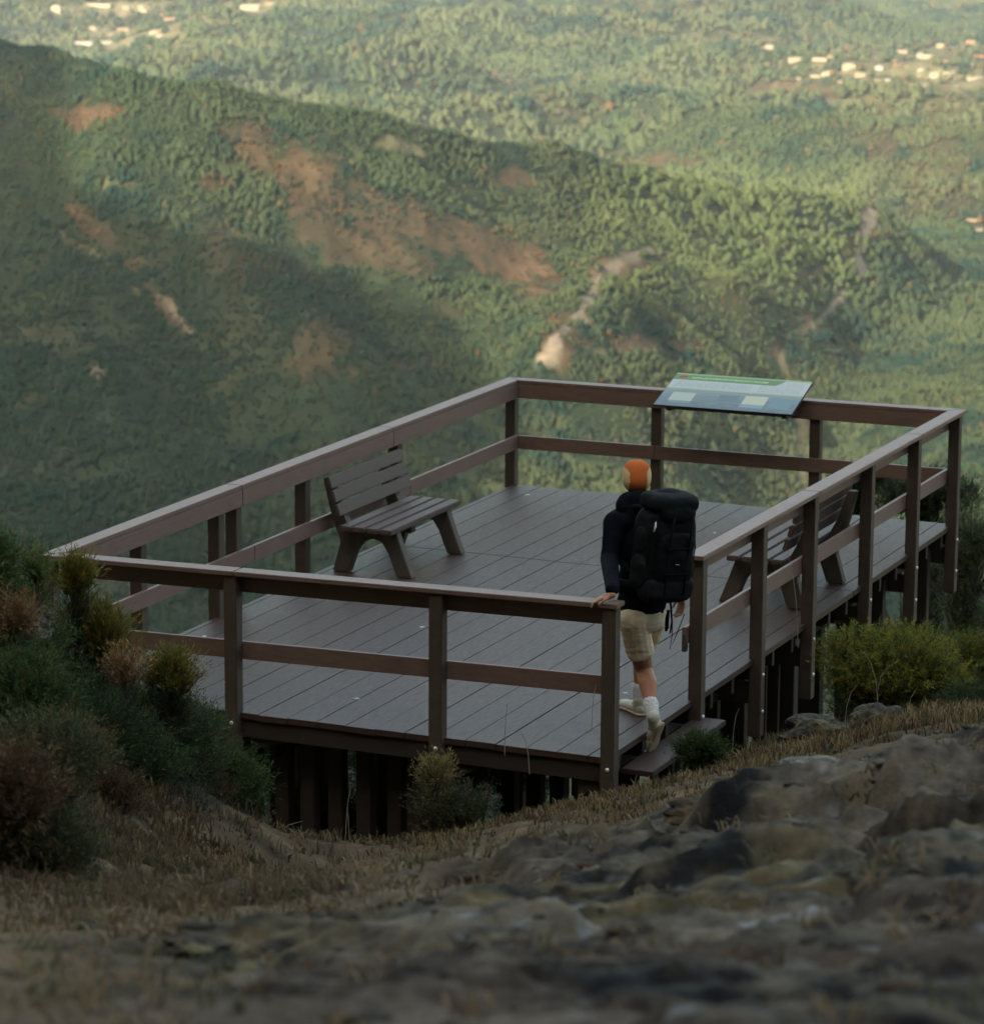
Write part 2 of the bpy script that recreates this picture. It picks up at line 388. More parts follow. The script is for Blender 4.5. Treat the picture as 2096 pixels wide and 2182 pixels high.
def build_mount():
    s = np.concatenate([np.linspace(-2600, -60, 90), np.linspace(-50, 60, 23), np.linspace(80, 3000, 150)])
    d = np.concatenate([np.linspace(-2600, -60, 110), np.linspace(-50, 60, 23), np.linspace(75, 2600, 150)])
    Sg, Dg = np.meshgrid(s, d); Z = mount_z(Sg, Dg)
    near = (np.abs(Sg) < 34) & (Dg > -34) & (Dg < 58)
    Z = np.where(near, np.minimum(Z, 3)-9, Z)
    # never rise into the view of the valley
    a = Sg/np.maximum(Dg, 1); inview = (np.abs(a) < .19) & (Dg > 700); Z = np.where(inview, PLAIN-60, Z)
    X, Y = xy(Sg, Dg); V = np.stack([X, Y, Z], -1).reshape(-1, 3)
    g = fbm(V[:, 0]/40, V[:, 1]/40, 4, 3)[:, None]; col = np.array([.09, .085, .045])*(1+.4*g)
    na = len(s); i = np.arange(len(d)-1)[:, None]*na+np.arange(na-1)[None, :]
    F = np.stack([i, i+1, i+na+1, i+na], -1).reshape(-1, 4)
    o = np_mesh('shade_mountain', V, F, M['valley'], col=np.clip(col, .01, .9), smooth=True); o['kind'] = 'structure'
build_mount()
# plain reaching the horizon
th = np.linspace(0, 2*PI, 97)[:-1]
V = np.array([(CAM[0], CAM[1], -345)]+[(CAM[0]+13500*math.cos(t), CAM[1]+13500*math.sin(t), -345) for t in th])
F = np.array([(0, i+1, (i+1) % 96+1) for i in range(96)])
o = np_mesh('ground', V, F, M['valley'], col=np.tile([.09, .1, .05], (97, 1))); o['kind'] = 'structure'

# ------------------------------------------------------------------ forest (uncountable)
def tree_variants(n, K, slim):
    """crowns: jittered low polyhedra with a few loose leaf clumps"""
    bm = bmesh.new(); bmesh.ops.create_icosphere(bm, subdivisions=1, radius=1); V0 = np.array([v.co for v in bm.verts]); F0 = np.array([[v.index for v in q.verts] for q in bm.faces]); bm.free()
    out = []
    for v in range(n):
        pt = .35+.5*rng.random(); V = V0*(.75+.5*rng.random((len(V0), 1))); h = (V[:, 2]+1)/2
        V = np.stack([V[:, 0]*slim*.5*(1.15-pt*h), V[:, 1]*slim*.5*(1.15-pt*h), .1+.9*h], -1)
        T = list(V[F0])
        for k in range(K):
            h = rng.random(); r = .5*slim*(1.15-pt*h); th = rng.random()*2*PI
            c = np.array([r*math.cos(th), r*math.sin(th), .12+.85*h]); sz = .15*(.7+.6*rng.random())
            u = rng.normal(size=3); u /= np.linalg.norm(u); w = np.cross(u, rng.normal(size=3)); w /= np.linalg.norm(w)
            T.append(np.array([c+u*sz, c-u*sz*.6+w*sz*.8, c-u*sz*.6-w*sz*.8]))
        out.append(np.array(T))
    return out
TREE_N = dict(n=0)
def forest(name, label, d0, d1, per_m2, hmin, hmax, K, slim, dens_pow=1.0, seed=1, shrub=.66):
    R = np.random.default_rng(seed); amax = .185; far = d0 > 2500
    area = amax*(d1*d1-d0*d0); n = int(area*per_m2)
    d = np.sqrt(R.random(n)*(d1*d1-d0*d0)+d0*d0); s = (R.random(n)*2-1)*amax*d
    z = valley_z(s, d); X, Y = xy(s, d); P = np.stack([X, Y, z], -1)
    px, py = proj_arr(P); cv = cover(px, py, X, Y); bare = np.clip(cv.max(0), 0, 1); hard = np.clip(np.maximum(cv[1], cv[2]), 0, 1)
    clump = fbm(X/24, Y/24, 3, 91)
    keep = (R.random(n) > np.clip(bare*1.1, 0, 1-(.1 if far else shrub))) & (R.random(n) > hard*.8) & (clump+R.random(n)*1.1 > -.15) & (py < 1500) & (py > -60)
    for hx, hy, hw, hh in HPOS:
        if (hy < 300) == far or hy > 300: keep &= ~((np.abs(px-hx) < hw*.62) & (py > hy-hh*.2) & (py < hy+hh*1.5+9))
    P = P[keep]; X = X[keep]; Y = Y[keep]; bare = bare[keep]; d = d[keep]; pxk = px[keep]; pyk = py[keep]; n = len(P)
    big = fbm(X/130, Y/130, 4, 12); mid = fbm(X/45, Y/45, 3, 13); r = R.random(n)
    cA = np.array([.018, .036, .015]); cB = np.array([.006, .021, .015]); cC = np.array([.038, .048, .022])*np.where(far, 1.1, 1); cD = np.array([.055, .038, .018]); cE = cA
    ul_shade = sstep(560, 200, pxk)*sstep(420, 150, pyk) if not far else 0*pxk  # upper-left hill's shade, painted as darker crowns
    t = np.clip(.5+big*1.1+.3*(r-.5)+(.25 if far else .1)-sstep(900, 300, pxk)*.45*(not far), 0, 1)[:, None]  # crown tone lowered at left to carry the slope's shade
    col = cA*(1-t)+cC*t
    t2 = np.clip(-mid*1.6+.18*(R.random(n)-.3)+.7*ul_shade+(fbm(X/32, Y/60, 3, 14)*1.6 if far else fbm(X/12, Y/14, 2, 15)*.8), 0, 1)[:, None]; col = col*(1-t2)+cB*t2
    t3 = (np.clip(bare*1.2, 0, 1)*(R.random(n) < .6)+(R.random(n) < .015))[:, None]; col = col*(1-t3)+cD*t3
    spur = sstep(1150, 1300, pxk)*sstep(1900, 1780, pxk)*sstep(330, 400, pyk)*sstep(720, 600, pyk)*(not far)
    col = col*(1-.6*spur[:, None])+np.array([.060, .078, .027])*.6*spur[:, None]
    col = col*(1-.3*sstep(1100, 500, pxk)*sstep(420, 640, pyk)*(not far))[:, None]*np.where(far, 1, 1-.0*pxk)[:, None]; cool_shade = (sstep(1050, 450, pxk)*sstep(380, 620, pyk)*(not far))[:, None]; col = col*(1-.4*cool_shade)+np.array([.008, .026, .016])*.4*cool_shade  # shade of the lower left slope painted into the crowns, darker and bluer
    col = col*(.88+.24*R.random(n))[:, None]
    H = (hmin+(hmax-hmin)*R.random(n)**1.3)*(1+.7*np.clip(clump[keep], -.5, 1))*(1-.5*bare)
    Wd = H*(.8+.5*R.random(n))
    rot = R.random(n)*2*PI; var = R.integers(0, 8, n)
    TV = tree_variants(8, K, slim); Vs = []; Cs = []
    for v in range(8):
        m = var == v; T = TV[v].reshape(1, -1, 3); c, s_ = np.cos(rot[m])[:, None], np.sin(rot[m])[:, None]
        x = (T[:, :, 0]*c-T[:, :, 1]*s_)*Wd[m][:, None]; y = (T[:, :, 0]*s_+T[:, :, 1]*c)*Wd[m][:, None]; zz = T[:, :, 2]*H[m][:, None]
        V = np.stack([x+P[m, 0][:, None], y+P[m, 1][:, None], zz+P[m, 2][:, None]-.15*H[m][:, None]], -1)
        C = np.repeat(col[m][:, None, :], V.shape[1], 1)
        Vs.append(V.reshape(-1, 3)); Cs.append(C.reshape(-1, 3))
    V = np.concatenate(Vs); C = np.concatenate(Cs)
    F = np.arange(len(V)).reshape(-1, 3); TREE_N['n'] += n
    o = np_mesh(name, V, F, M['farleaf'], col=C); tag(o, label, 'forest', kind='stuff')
# ------------------------------------------------------------------ village houses
def wallmat(name, c):
    m, nt, b = mat(name, c, .85, .2); n = noise_n(nt, .5, 4); r = ramp(nt, n.outputs['Fac'], [(.3, (.85,)*3), (.7, (1.08,)*3)])
    nt.links.new(mix(nt, 1, c, r.outputs['Color'], 'MULTIPLY'), b.inputs['Base Color']); return m
W_ = [wallmat('cream_render', (.26, .22, .155)), wallmat('white_render', (.29, .275, .23)), wallmat('yellow_render', (.26, .2, .09)), wallmat('ochre_render', (.24, .15, .08)), wallmat('grey_render', (.27, .29, .3))]
R_ = [wallmat('pale_tile_roof', (.2, .15, .1)), wallmat('terracotta_roof', (.2, .08, .05)), wallmat('light_sheet_roof', (.23, .2, .15))]
GL = mat('window_glass', (.04, .05, .06), .2, .6)[0]
def hit_valley(px, py):
    v = ray(px, py); hv = v[0]*FH[0]+v[1]*FH[1]; prev = None
    for d in np.arange(1100, 7000, 8.):
        P = CAM+v*d/hv; s, dd = sd(P)
        if P[2] < valley_z(s, dd): return P, d
    return None, None
HPOS = []
def house(px, py, w, h, wall, roof, label, hipped=False, yaw=0, floors=1):
    P, d = hit_valley(px, py+h*.5)
    if P is None: return
    w *= .86; HPOS.append((px, py, w, h)); W = w/FPX*d; Hh = h/FPX*d*.8; Dp = min(max(W*.45, 6), 12)
    wl = Hh*.68; e = empty('house', Vector(P)-Vector((0, 0, .4)), label, 'house', 'houses of the far villages')
    e.rotation_euler = (0, 0, math.atan2(RH[1], RH[0])+yaw)
    MB().box(-W/2, W/2, -Dp/2, Dp/2, -3, wl).build('wall', wall, e)
    o = .5; r = MB()
    if hipped:
        k = Dp*.45; n = 0
        r.v += [(-W/2-o, -Dp/2-o, wl), (W/2+o, -Dp/2-o, wl), (W/2+o, Dp/2+o, wl), (-W/2-o, Dp/2+o, wl), (-W/2+k, 0, Hh), (W/2-k, 0, Hh)]
        r.f += [(0, 1, 5, 4), (1, 2, 5), (2, 3, 4, 5), (3, 0, 4), (3, 2, 1, 0)]
    else:
        r.v += [(-W/2-o, -Dp/2-o, wl), (W/2+o, -Dp/2-o, wl), (W/2+o, Dp/2+o, wl), (-W/2-o, Dp/2+o, wl), (-W/2-o, 0, Hh), (W/2+o, 0, Hh)]
        r.f += [(0, 1, 5, 4), (1, 2, 5), (2, 3, 4, 5), (3, 0, 4), (3, 2, 1, 0)]
    r.build('roof', roof, e)
    nw = max(2, int(W/5))
    for i in range(min(nw, 4)):
        x = -W/2+W*(i+.5)/min(nw, 4); zb = wl*.35
        MB().box(x-.7, x+.7, -Dp/2-.06, -Dp/2+.05, zb, zb+min(1.5, wl*.4)).build('window', GL, e)
def cr(cx, cy, ox, oy, sc): return ox+cx*sc, oy+cy*sc
HS = []
for cx, cy, w, h, wi, ri, hip, lb in [
 (215,140,80,42,0,2,1,'pale house alone at the left end of the far right village below tan field'),
 (410,235,105,44,0,2,0,'broad cream farmhouse in front of a green plot, left part of right village'),
 (605,232,125,28,0,2,0,'long low cream building right of the green plot in the right village'),
 (830,290,110,66,0,2,1,'tallest cream block at the centre of the right village'),
 (920,360,90,60,0,0,0,'cream house with tan roof just below the tallest village block'),
 (575,372,90,42,0,2,0,'lower cream house joined on the left to a taller wing, front of right village'),
 (662,350,85,58,1,2,1,'taller cream house wing standing on the lower left edge of right village'),
 (438,385,50,30,1,2,1,'small white cottage at the edge of the wood, lower left of right village'),
 (1065,297,64,44,4,2,1,'blue white house right of the tallest village block'),
 (1240,175,90,34,0,2,0,'flat cream house against the trees at the back of right village'),
 (1415,215,130,50,0,2,0,'large stepped cream building at the back right of the village'),
 (1540,128,62,46,2,2,1,'yellow house highest up behind the right village'),
 (1775,100,80,34,3,0,0,'orange tinted house at the far upper right of the village'),
 (1395,315,60,30,1,2,1,'small white house right of centre in the right village'),
 (1495,352,62,44,1,2,0,'white gabled house left end of the right hand cluster'),
 (1590,345,55,30,0,2,0,'low cream house in the middle of the right hand cluster'),
 (1645,338,34,26,0,2,1,'tiny cream shed at the right end of the cluster'),
 (1820,382,140,30,0,2,0,'long pale building cut by the right edge of the photo'),
 (1418,445,50,36,1,2,1,'lone white house below the right hand cluster'),
 (1305,515,40,28,1,2,1,'lowest white cottage of the right village beside the wood'),
 (1215,276,72,24,3,1,0,'orange roofed low house behind the white houses'),
 (1287,292,40,26,0,0,1,'small tan roofed house beside the orange roof'),
 (1058,398,50,24,3,0,0,'small ochre hut above the dark hedge'),
 (1112,450,36,34,2,2,1,'small yellow hut at the end of the dark hedge'),
 (1850,215,110,30,3,1,0,'red roofed house at the right edge of the photo'),
 (815,200,26,32,0,2,1,'narrow cream shed above the tallest village block'),
 (310,252,80,20,0,0,0,'low tan building left of the green plot')]:
    HS.append((*cr(cx, cy, 1580, 60, .274), w*.274, h*.274, wi, ri, hip, lb))
for cx, cy, w, h, wi, ri, hip, lb in [
 (375,50,72,56,0,2,1,'cream house at the left end of the long pale wall, upper left'),
 (840,45,46,40,0,2,1,'yellow white house at the right end of the long pale wall, upper left'),
 (955,60,60,24,0,0,0,'small tan house right of the long pale wall, upper left'),
 (1670,42,140,50,0,2,0,'big cream building at the top edge of the photo left of centre'),
 (1800,22,60,30,2,0,0,'yellowish annex right of the big cream building at the top edge'),
 (565,280,140,26,1,2,0,'long white shed at the edge of the dark wood, upper left'),
 (712,280,90,34,1,2,0,'shorter white shed right of the long white shed'),
 (535,244,60,12,0,0,0,'thin low roof just above the long white shed'),
 (620,182,62,40,0,0,1,'tan house in the field above the white sheds'),
 (820,190,90,22,0,0,0,'low tan barn in the middle of the upper left field'),
 (1035,206,80,30,0,0,1,'tan house at the right end of the upper left field'),
 (1070,232,50,20,1,2,0,'small pale shed in front of the field end house'),
 (1140,120,100,24,3,0,0,'ochre farm building on the slope above the field'),
 (600,22,340,16,0,2,0,'very long pale building across the top left')]:
    HS.append((*cr(cx, cy, 0, 0, .3186), w*.3186, h*.3186, wi, ri, hip, lb))
rng2 = np.random.default_rng(5)
for i, (px, py, w_, h_, c_, r_, t_) in enumerate([(1622,100,9,6,0,1,'tiny roof above the left end of the right village'),(1668,138,11,6,1,2,'small white annex between the first two farmhouses'),(1700,165,10,6,0,0,'low tan hut at the left foot of the right village'),(1768,118,9,6,0,0,'tiny tan hut behind the tallest village block'),(1790,172,12,7,1,1,'small red roofed house below the green plot'),
 (1838,172,10,6,0,2,'pale hut right of the lower tan roofed house'),(1862,118,9,6,0,1,'tiny red roof in the middle back of the village'),(1890,168,12,6,1,2,'small pale house above the dark hedge'),(1905,128,10,6,2,0,'tiny yellow hut right of the blue white house'),(1940,178,11,6,0,1,'small tiled house near the lone white house'),
 (1960,112,10,6,1,0,'tiny pale house between the two back houses'),(1988,172,12,7,0,2,'pale hut right of the lone white house'),(2012,128,11,6,0,1,'red tiled hut at the back right of the village'),(2035,182,12,6,1,2,'small white hut at the lower right of the village'),(2068,135,10,6,0,0,'tan hut at the far right beside the red roof'),
 (150,58,10,6,0,1,'small tiled hut left of the upper left field'),(235,72,10,6,0,0,'tiny tan hut below the tan barn in the upper left'),(300,12,11,7,1,2,'small white hut right of the long pale wall'),(345,30,10,6,0,1,'tiny tiled hut above the ochre farm building')]):
    HS.append((px, py, w_, h_, c_, r_, 0, t_))
HS += [(217, 168, 12, 9, 1, 2, 1, 'single white hut on the dark ridge crest, upper left'), (2086, 490, 22, 10, 1, 2, 0, 'white hut at the right edge beside the side valley'), (2070, 468, 26, 12, 0, 0, 0, 'tan hut just above the white hut at the right edge')]
for i, (px, py, w, h, wi, ri, hip, lb) in enumerate(HS): house(px, py, w, h, W_[wi], R_[ri], lb, hip, yaw=.25*math.sin(i*2.3))
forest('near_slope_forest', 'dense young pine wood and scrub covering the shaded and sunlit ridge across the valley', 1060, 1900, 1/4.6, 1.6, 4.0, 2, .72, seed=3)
forest('middle_forest', 'green wood behind the ridge crest filling the side valley at the right', 1900, 2900, 1/12., 2.8, 6.5, 2, .82, seed=4)
forest('far_forest', 'hazy sunlit woodland on the far plain around the villages', 2900, 5600, 1/44., 5, 11.5, 1, .92, seed=5)
print('TREES', TREE_N)

# ------------------------------------------------------------------ near hillside
G = []
def gp(px, py, d): p = J(px, py, d); G.append((*sd(p), p.z))
def gw(x, y, z): p = (x, y, z); G.append((*sd(p), z))
for p in [(-300,2182,6),(300,2182,6),(1048,2182,6),(1700,2182,6),(2400,2182,6),(-200,2020,8.5),(500,2040,8.5),(1200,2000,8.5),(1800,1960,8.5),(2300,1900,8.5),
 (-100,1950,12),(300,1985,11.5),(700,1960,11),(1300,1880,11),(1700,1800,11.5),(2100,1730,12),
 (600,1925,14),(800,1880,14),(1000,1810,14),(1200,1762,14),(1400,1715,14),(1600,1668,14.5),(1850,1600,15),(2096,1565,15),(2300,1530,15),
 (700,1915,17),(1000,1832,17),(1200,1785,17),(1400,1735,17),(1600,1690,17.5),(1850,1625,18),(2096,1592,18),
 (250,1880,16),(0,1850,15),(450,1885,19),(650,1890,20),(800,1862,19.5),(1000,1790,20),(1200,1740,20),(1400,1690,20),(1600,1640,20.5),
 (600,1880,22.2),(750,1860,22.2),(900,1805,22.2),(1100,1745,22),(1290,1690,22),(1400,1655,22.3),(1520,1620,22.6),(1650,1570,24),(1850,1545,24),(1850,1585,21.5),(2050,1520,25),(2096,1550,21),(2000,1490,27),
 (-100,1330,20.5),(40,1365,20.6),(50,1405,19.2),(200,1530,21),(300,1590,21.3),(400,1690,21.5),(490,1800,21.9),(-150,1700,15.5),(300,1780,18.5)]: gp(*p)
for p in [(2.2,2,-2.1),(2.4,.8,-1.5),(4.2,1.5,-1.0),(4.3,5,-1.3),(2,5,-2.1),(0,2.5,-2.0),(0,6,-3.0),(4.5,9,-2.4),(0,9,-4.6),(4.85,.5,-.42),(4.85,1.3,-.42),(4.9,2.0,-.45),(4.45,-.1,-.3),(6,5,-.95),(6.5,8,-2.2),(9,8,-1.2),(9.5,11,-3.5),(-3,2,-1.6),(-4,6,-5.5),(2,13,-11),(-8,12,-10),(12,16,-8),(-8,2,-1.5),(-10,-6,1)]: gw(*p)
for s, d, z in [(0,0,4.75),(0,-8,7),(6,0,4.9),(-6,0,4.4),(5,4,4.5),(-5,4,3.9),(0,3.2,4.45),(14,0,5.2),(-14,0,3.5),(14,14,3.3),(20,25,-1),(-14,14,1.2),(-20,25,-4),(0,-30,15),(25,-25,13),(-25,-25,11),(26,10,5),(-26,10,0),(-12,40,-17),(12,40,-16),(0,50,-22),(28,55,-24),(-28,55,-25)]: G.append((s, d, z))
G = np.array(G)
def _k(r): return r
A_ = _k(np.hypot(G[:, None, 0]-G[None, :, 0], G[:, None, 1]-G[None, :, 1])); ng = len(G)
B_ = np.zeros((ng+3, ng+3)); B_[:ng, :ng] = A_-np.eye(ng)*.12; B_[:ng, ng] = 1; B_[:ng, ng+1:] = G[:, :2]; B_[ng:, :ng] = B_[:ng, ng:].T
WG = np.linalg.solve(B_, np.concatenate([G[:, 2], [0, 0, 0]]))
def ground0(s, d):
    s = np.asarray(s, float); d = np.asarray(d, float); sh = s.shape; s = s.ravel(); d = d.ravel(); out = np.empty(len(s))
    for i in range(0, len(s), 20000):
        a, b = s[i:i+20000], d[i:i+20000]
        out[i:i+20000] = _k(np.hypot(a[:, None]-G[None, :, 0], b[:, None]-G[None, :, 1]))@WG[:ng]+WG[ng]+a*WG[ng+1]+b*WG[ng+2]
    return out.reshape(sh)
def rocky(s, d):
    """1 = bare rock, 0 = soil and grass"""
    px = 1048+s/np.maximum(d, 1)*FPX
    r = sstep(19, 15.5, d+1.6*fbm(s*.5, d*.5, 3, 71))*sstep(100, 1300, px+1100*fbm(s*.5, d*.45, 4, 72)+(15-d)*50)
    r2 = sstep(1640, 1760, px)*sstep(27, 25, d)*sstep(.05, .3, fbm(s*.9, d*.9, 3, 73)+.1)
    return np.clip(np.maximum(r, r2), 0, 1)
def facets(s, d, size, seed):
    """broken rock: tilted plates with sharp steps between them"""
    x = s/size+.35*fbm(s/size*.7, d/size*.7, 3, seed+9); y = d/(size*.8)+.35*fbm(s/size*.7+5, d/size*.7, 3, seed+8); ix = np.floor(x); iy = np.floor(y)
    best = np.full(np.shape(x), 9.); h = np.zeros(np.shape(x)); sec = np.full(np.shape(x), 9.)
    for a in (-1, 0, 1):
        for b in (-1, 0, 1):
            cx, cy = ix+a, iy+b; qx = cx+_h(cx, cy, seed); qy = cy+_h(cx, cy, seed+1); r = (x-qx)**2+(y-qy)**2
            hh = (_h(cx, cy, seed+2)-.5)*.5+(x-qx)*(_h(cx, cy, seed+3)-.5)*1.1+(y-qy)*(_h(cx, cy, seed+4)-.35)*1.1
            m = r < best; sec = np.where(m, best, np.minimum(sec, r)); h = np.where(m, hh, h); best = np.where(m, r, best)
    return h*size, np.clip((np.sqrt(sec)-np.sqrt(best))*6, 0, 1)
def ground_z(s, d):
    z = ground0(s, d); rk = rocky(s, d)
    dist = np.clip(d/14, .35, 1)
    strat = ridged(s*1.1+d*.55, d*1.7-s*.5, 5, 81)-.6
    bl = fbm(s*2.3, d*2.9, 4, 83)
    f1, e1 = facets(s, d, .85, 301); f2, e2 = facets(s, d, .24, 311)
    z = z+rk*(.20*strat+.05*bl-.08+.36*f1*e1+.30*f2*e2-.035*(1-e1)-.014*(1-e2))*dist+.025*fbm(s*6, d*6, 3, 85)+(1-rk)*.05*fbm(s*1.7, d*1.7, 4, 86)+rk*.025*np.abs(fbm(s*7, d*9, 3, 87))
    return z
def gz(x, y):
    s, d = sd((x, y, 0)); return float(ground_z(np.array([s]), np.array([d]))[0])
def near_ground():
    a = np.linspace(-.215, .215, 620); d = 3.6*(36/3.6)**np.linspace(0, 1, 640)
    A, D = np.meshgrid(a, d)
    def surf(Sx, D):
        Z = ground_z(Sx, D); X, Y = xy(Sx, D); V = np.stack([X, Y, Z], -1).reshape(-1, 3); s, d_ = Sx.ravel(), D.ravel()
        rk = rocky(s, d_)[:, None]
        n1 = fbm(s*1.3, d_*1.6, 5, 101)[:, None]; n2 = fbm(s*5, d_*6, 4, 102)[:, None]; n3 = fbm(s*.6, d_*.8, 3, 103)[:, None]; n4 = vnoise(s*11, d_*14, 104)[:, None]
        soil = np.array([.08, .055, .03])*(1+.9*n2)+np.clip(n1, 0, 1)*np.array([.11, .07, .032])
        n5 = fbm(s*16, d_*19, 3, 105)[:, None]; rock = np.array([.060, .050, .036])*np.clip(1+1.7*n2+1.1*n1+1.1*n5, .15, 3.4)+np.clip(n1-.1, 0, 1)*np.array([.09, .08, .06])
        lich = np.clip(n3*2.2+n2*1.2-.1, 0, 1); rock = rock*(1-lich)+np.array([.07, .054, .026])*np.clip(1+1.6*n2, .3, 2.5)*lich
        brn = np.clip(-n3*2+n1-.25, 0, 1)*.5; rock = rock*(1-brn)+np.array([.075, .05, .038])*brn
        pale = np.clip((n4-.86)*9, 0, 1)*np.clip(n1*3, 0, 1); rock = rock*(1-pale)+.22*pale
        shad = np.clip(-n2*1.5-.35, 0, 1); rock = rock*(1-.6*shad)
        c = soil*(1-rk)+rock*rk
        return V, np.clip(c, .01, .8)
    V, c = surf(A*D, D); na = len(a); i = np.arange(len(d)-1)[:, None]*na+np.arange(na-1)[None, :]
    F = np.stack([i, i+1, i+na+1, i+na], -1).reshape(-1, 4)
    o = np_mesh('hillside', V, F, M['hillside'], col=c, smooth=True); o['kind'] = 'structure'
    # coarser skirt left, right, below the viewpoint and over the drop
    s = np.linspace(-42, 42, 211); dd = np.linspace(-42, 64, 266); Sg, Dg = np.meshgrid(s, dd); V, c = surf(Sg, Dg)
    na = len(s); keep = []
    Vs = V; a_ = (Sg/np.maximum(Dg, .1)); inside = (np.abs(a_) < .195) & (Dg > 4.3) & (Dg < 35)
    i = np.arange(len(dd)-1)[:, None]*na+np.arange(na-1)[None, :]
    qin = inside[:-1, :-1] & inside[1:, 1:] & inside[:-1, 1:] & inside[1:, :-1]
    F = np.stack([i, i+1, i+na+1, i+na], -1)[~qin].reshape(-1, 4)
    V[:, 2] -= .03
    o = np_mesh('hillside_surroundings', V, F, M['hillside'], col=c, smooth=True); o['kind'] = 'structure'
near_ground()

# ------------------------------------------------------------------ viewing platform
W, Lp, E_ = 4.519, 8.68, .08
HA, HB, HCc, HD = 1.02, 1.098, 1.028, 1.053
def hz_(x, y): # rail top height, sagging a little like the real one
    a, b = x/W, y/Lp; return HA*(1-a)*(1-b)+HB*a*(1-b)+HCc*(1-a)*b+HD*a*b
plat = empty('viewing_platform', (2.26, 4.3, 0), 'brown timber viewing deck with post and rail fence built on stilts over the drop', 'viewing platform')
plat['group'] = 'viewpoint furniture'; del plat['group']
PO = Vector(plat.location)
def part(mb, name, m, bevel=.004, par=None, **k):
    o = mb.build(name, m, None, bevel, **k); o.data.transform(Matrix.Translation(-PO)); o.parent = par or plat; return o
X0, X1, Y0, Y1 = E_, W-E_, E_, Lp-E_
dk = MB(); seam = [4.298-.2312*i for i in range(30)]
edges = [X1]+[s for s in seam if s > X0+.05]+[X0]
for i in range(len(edges)-1):
    xa, xb = edges[i+1]+.0014, edges[i]-.0014
    off = random.uniform(-.006, .006); dz = random.uniform(-.0025, .0025)
    joints = [Y0-.01+off, 5.62+random.uniform(-.004, .004), Y1+off]
    for j in range(2): dk.box(xa, xb, joints[j]+(.004 if j else 0), joints[j+1]-.004, -.045+dz, dz)
part(dk, 'deck_boards', M['deckwood'], .0025)
part(MB().box(X0+.01, X1-.01, Y0+.012, Y0+.05, -.185, -.047), 'fascia_board', M['underwood'])
part(MB().box(X0+.01, X1-.01, Y1-.05, Y1-.012, -.185, -.047), 'fascia_board', M['underwood'])
# joists across, ends showing along the open right side
js = MB()
y = .35
while y < Y1-.1:
    js.box(X0+.03, X1-.035, y, y+.055, -.19, -.047); y += .47
part(js, 'joists', M['underwood'], .004)
PW = .1
fx = [.012, 1.513, 3.115, 4.402]
ry = [1.752, 3.094, 4.336, 5.848, 7.204, 8.434+.05]
ly = [1.62, 3.05, 4.62, 6.25, 8.47]; ly = [.012]+[]
posts = [(x, .02) for x in fx]
posts += [(W-.12, yy) for yy in ry]
lyl = [1.30, 2.55, 2.85, 4.08, 5.9, 8.53]
posts += [(.02, yy) for yy in lyl]
bxp = [1.50, 3.06]
posts += [(x, Lp-.12) for x in bxp]
for (x, yv) in posts:
    right = x > W-.2 and yv > .5; front = yv < .1
    bot = {True: -.62, False: -.55}[right]
    if front: bot = min(-.42, gz(x, yv)+.0 if x > 4 else -.42); 
    if front and x > 4: bot = gz(x, yv)-.3
    if right and yv < 2: bot = -.5
    xi = x
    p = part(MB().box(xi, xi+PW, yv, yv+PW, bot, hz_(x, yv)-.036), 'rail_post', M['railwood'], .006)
    if front: bs = [(xi+.055, yv-.001, -.07, (0, -1, 0)), (xi+.055, yv-.001, -.29, (0, -1, 0))]
    elif right: bs = [(xi+PW+.001, yv+.05, -.13, (1, 0, 0)), (xi+PW+.001, yv+.05, -.42, (1, 0, 0))]
    else: bs = []
    for b in bs: part(MB().dome(b[:3], .016, .012, b[3]), 'bolt', M['steel'], 0, par=None, smooth=True).parent = p
for o in list(COL.objects):
    pass
# cap rails (mitred), boards under the cap and middle rails
def cap(name, pts, m):
    b = MB(); n = 0; v = []
    for (x, yv) in pts: v.append((x, yv, hz_(x, yv)))
    k = len(v); b.v = v+[(a, c, d-.034) for a, c, d in v]
    b.f = [tuple(range(k)), tuple(range(2*k-1, k-1, -1))]+[(i, i+k, (i+1) % k+k, (i+1) % k) for i in range(k)]
    return part(b, name, m, .005)
CW = .15
def seg(a, b, lst, g=.003):
    c = [a]+list(lst)+[b]; return [(c[i]+(g if i else 0), c[i+1]-(g if i < len(c)-2 else 0)) for i in range(len(c)-1)]
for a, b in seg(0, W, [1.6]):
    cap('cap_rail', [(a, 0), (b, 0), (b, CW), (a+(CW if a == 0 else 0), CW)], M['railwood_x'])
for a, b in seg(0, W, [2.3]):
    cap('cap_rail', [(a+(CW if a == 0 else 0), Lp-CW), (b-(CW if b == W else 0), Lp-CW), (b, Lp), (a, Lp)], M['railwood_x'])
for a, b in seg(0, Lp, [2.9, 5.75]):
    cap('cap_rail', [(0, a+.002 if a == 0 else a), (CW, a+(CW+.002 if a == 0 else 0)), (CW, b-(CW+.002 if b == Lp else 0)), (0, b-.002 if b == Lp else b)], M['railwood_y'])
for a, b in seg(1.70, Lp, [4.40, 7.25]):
    cap('cap_rail', [(W-CW, a), (W, a), (W, b-.002 if b == Lp else b), (W-CW, b-(CW+.002 if b == Lp else 0))], M['railwood_y'])
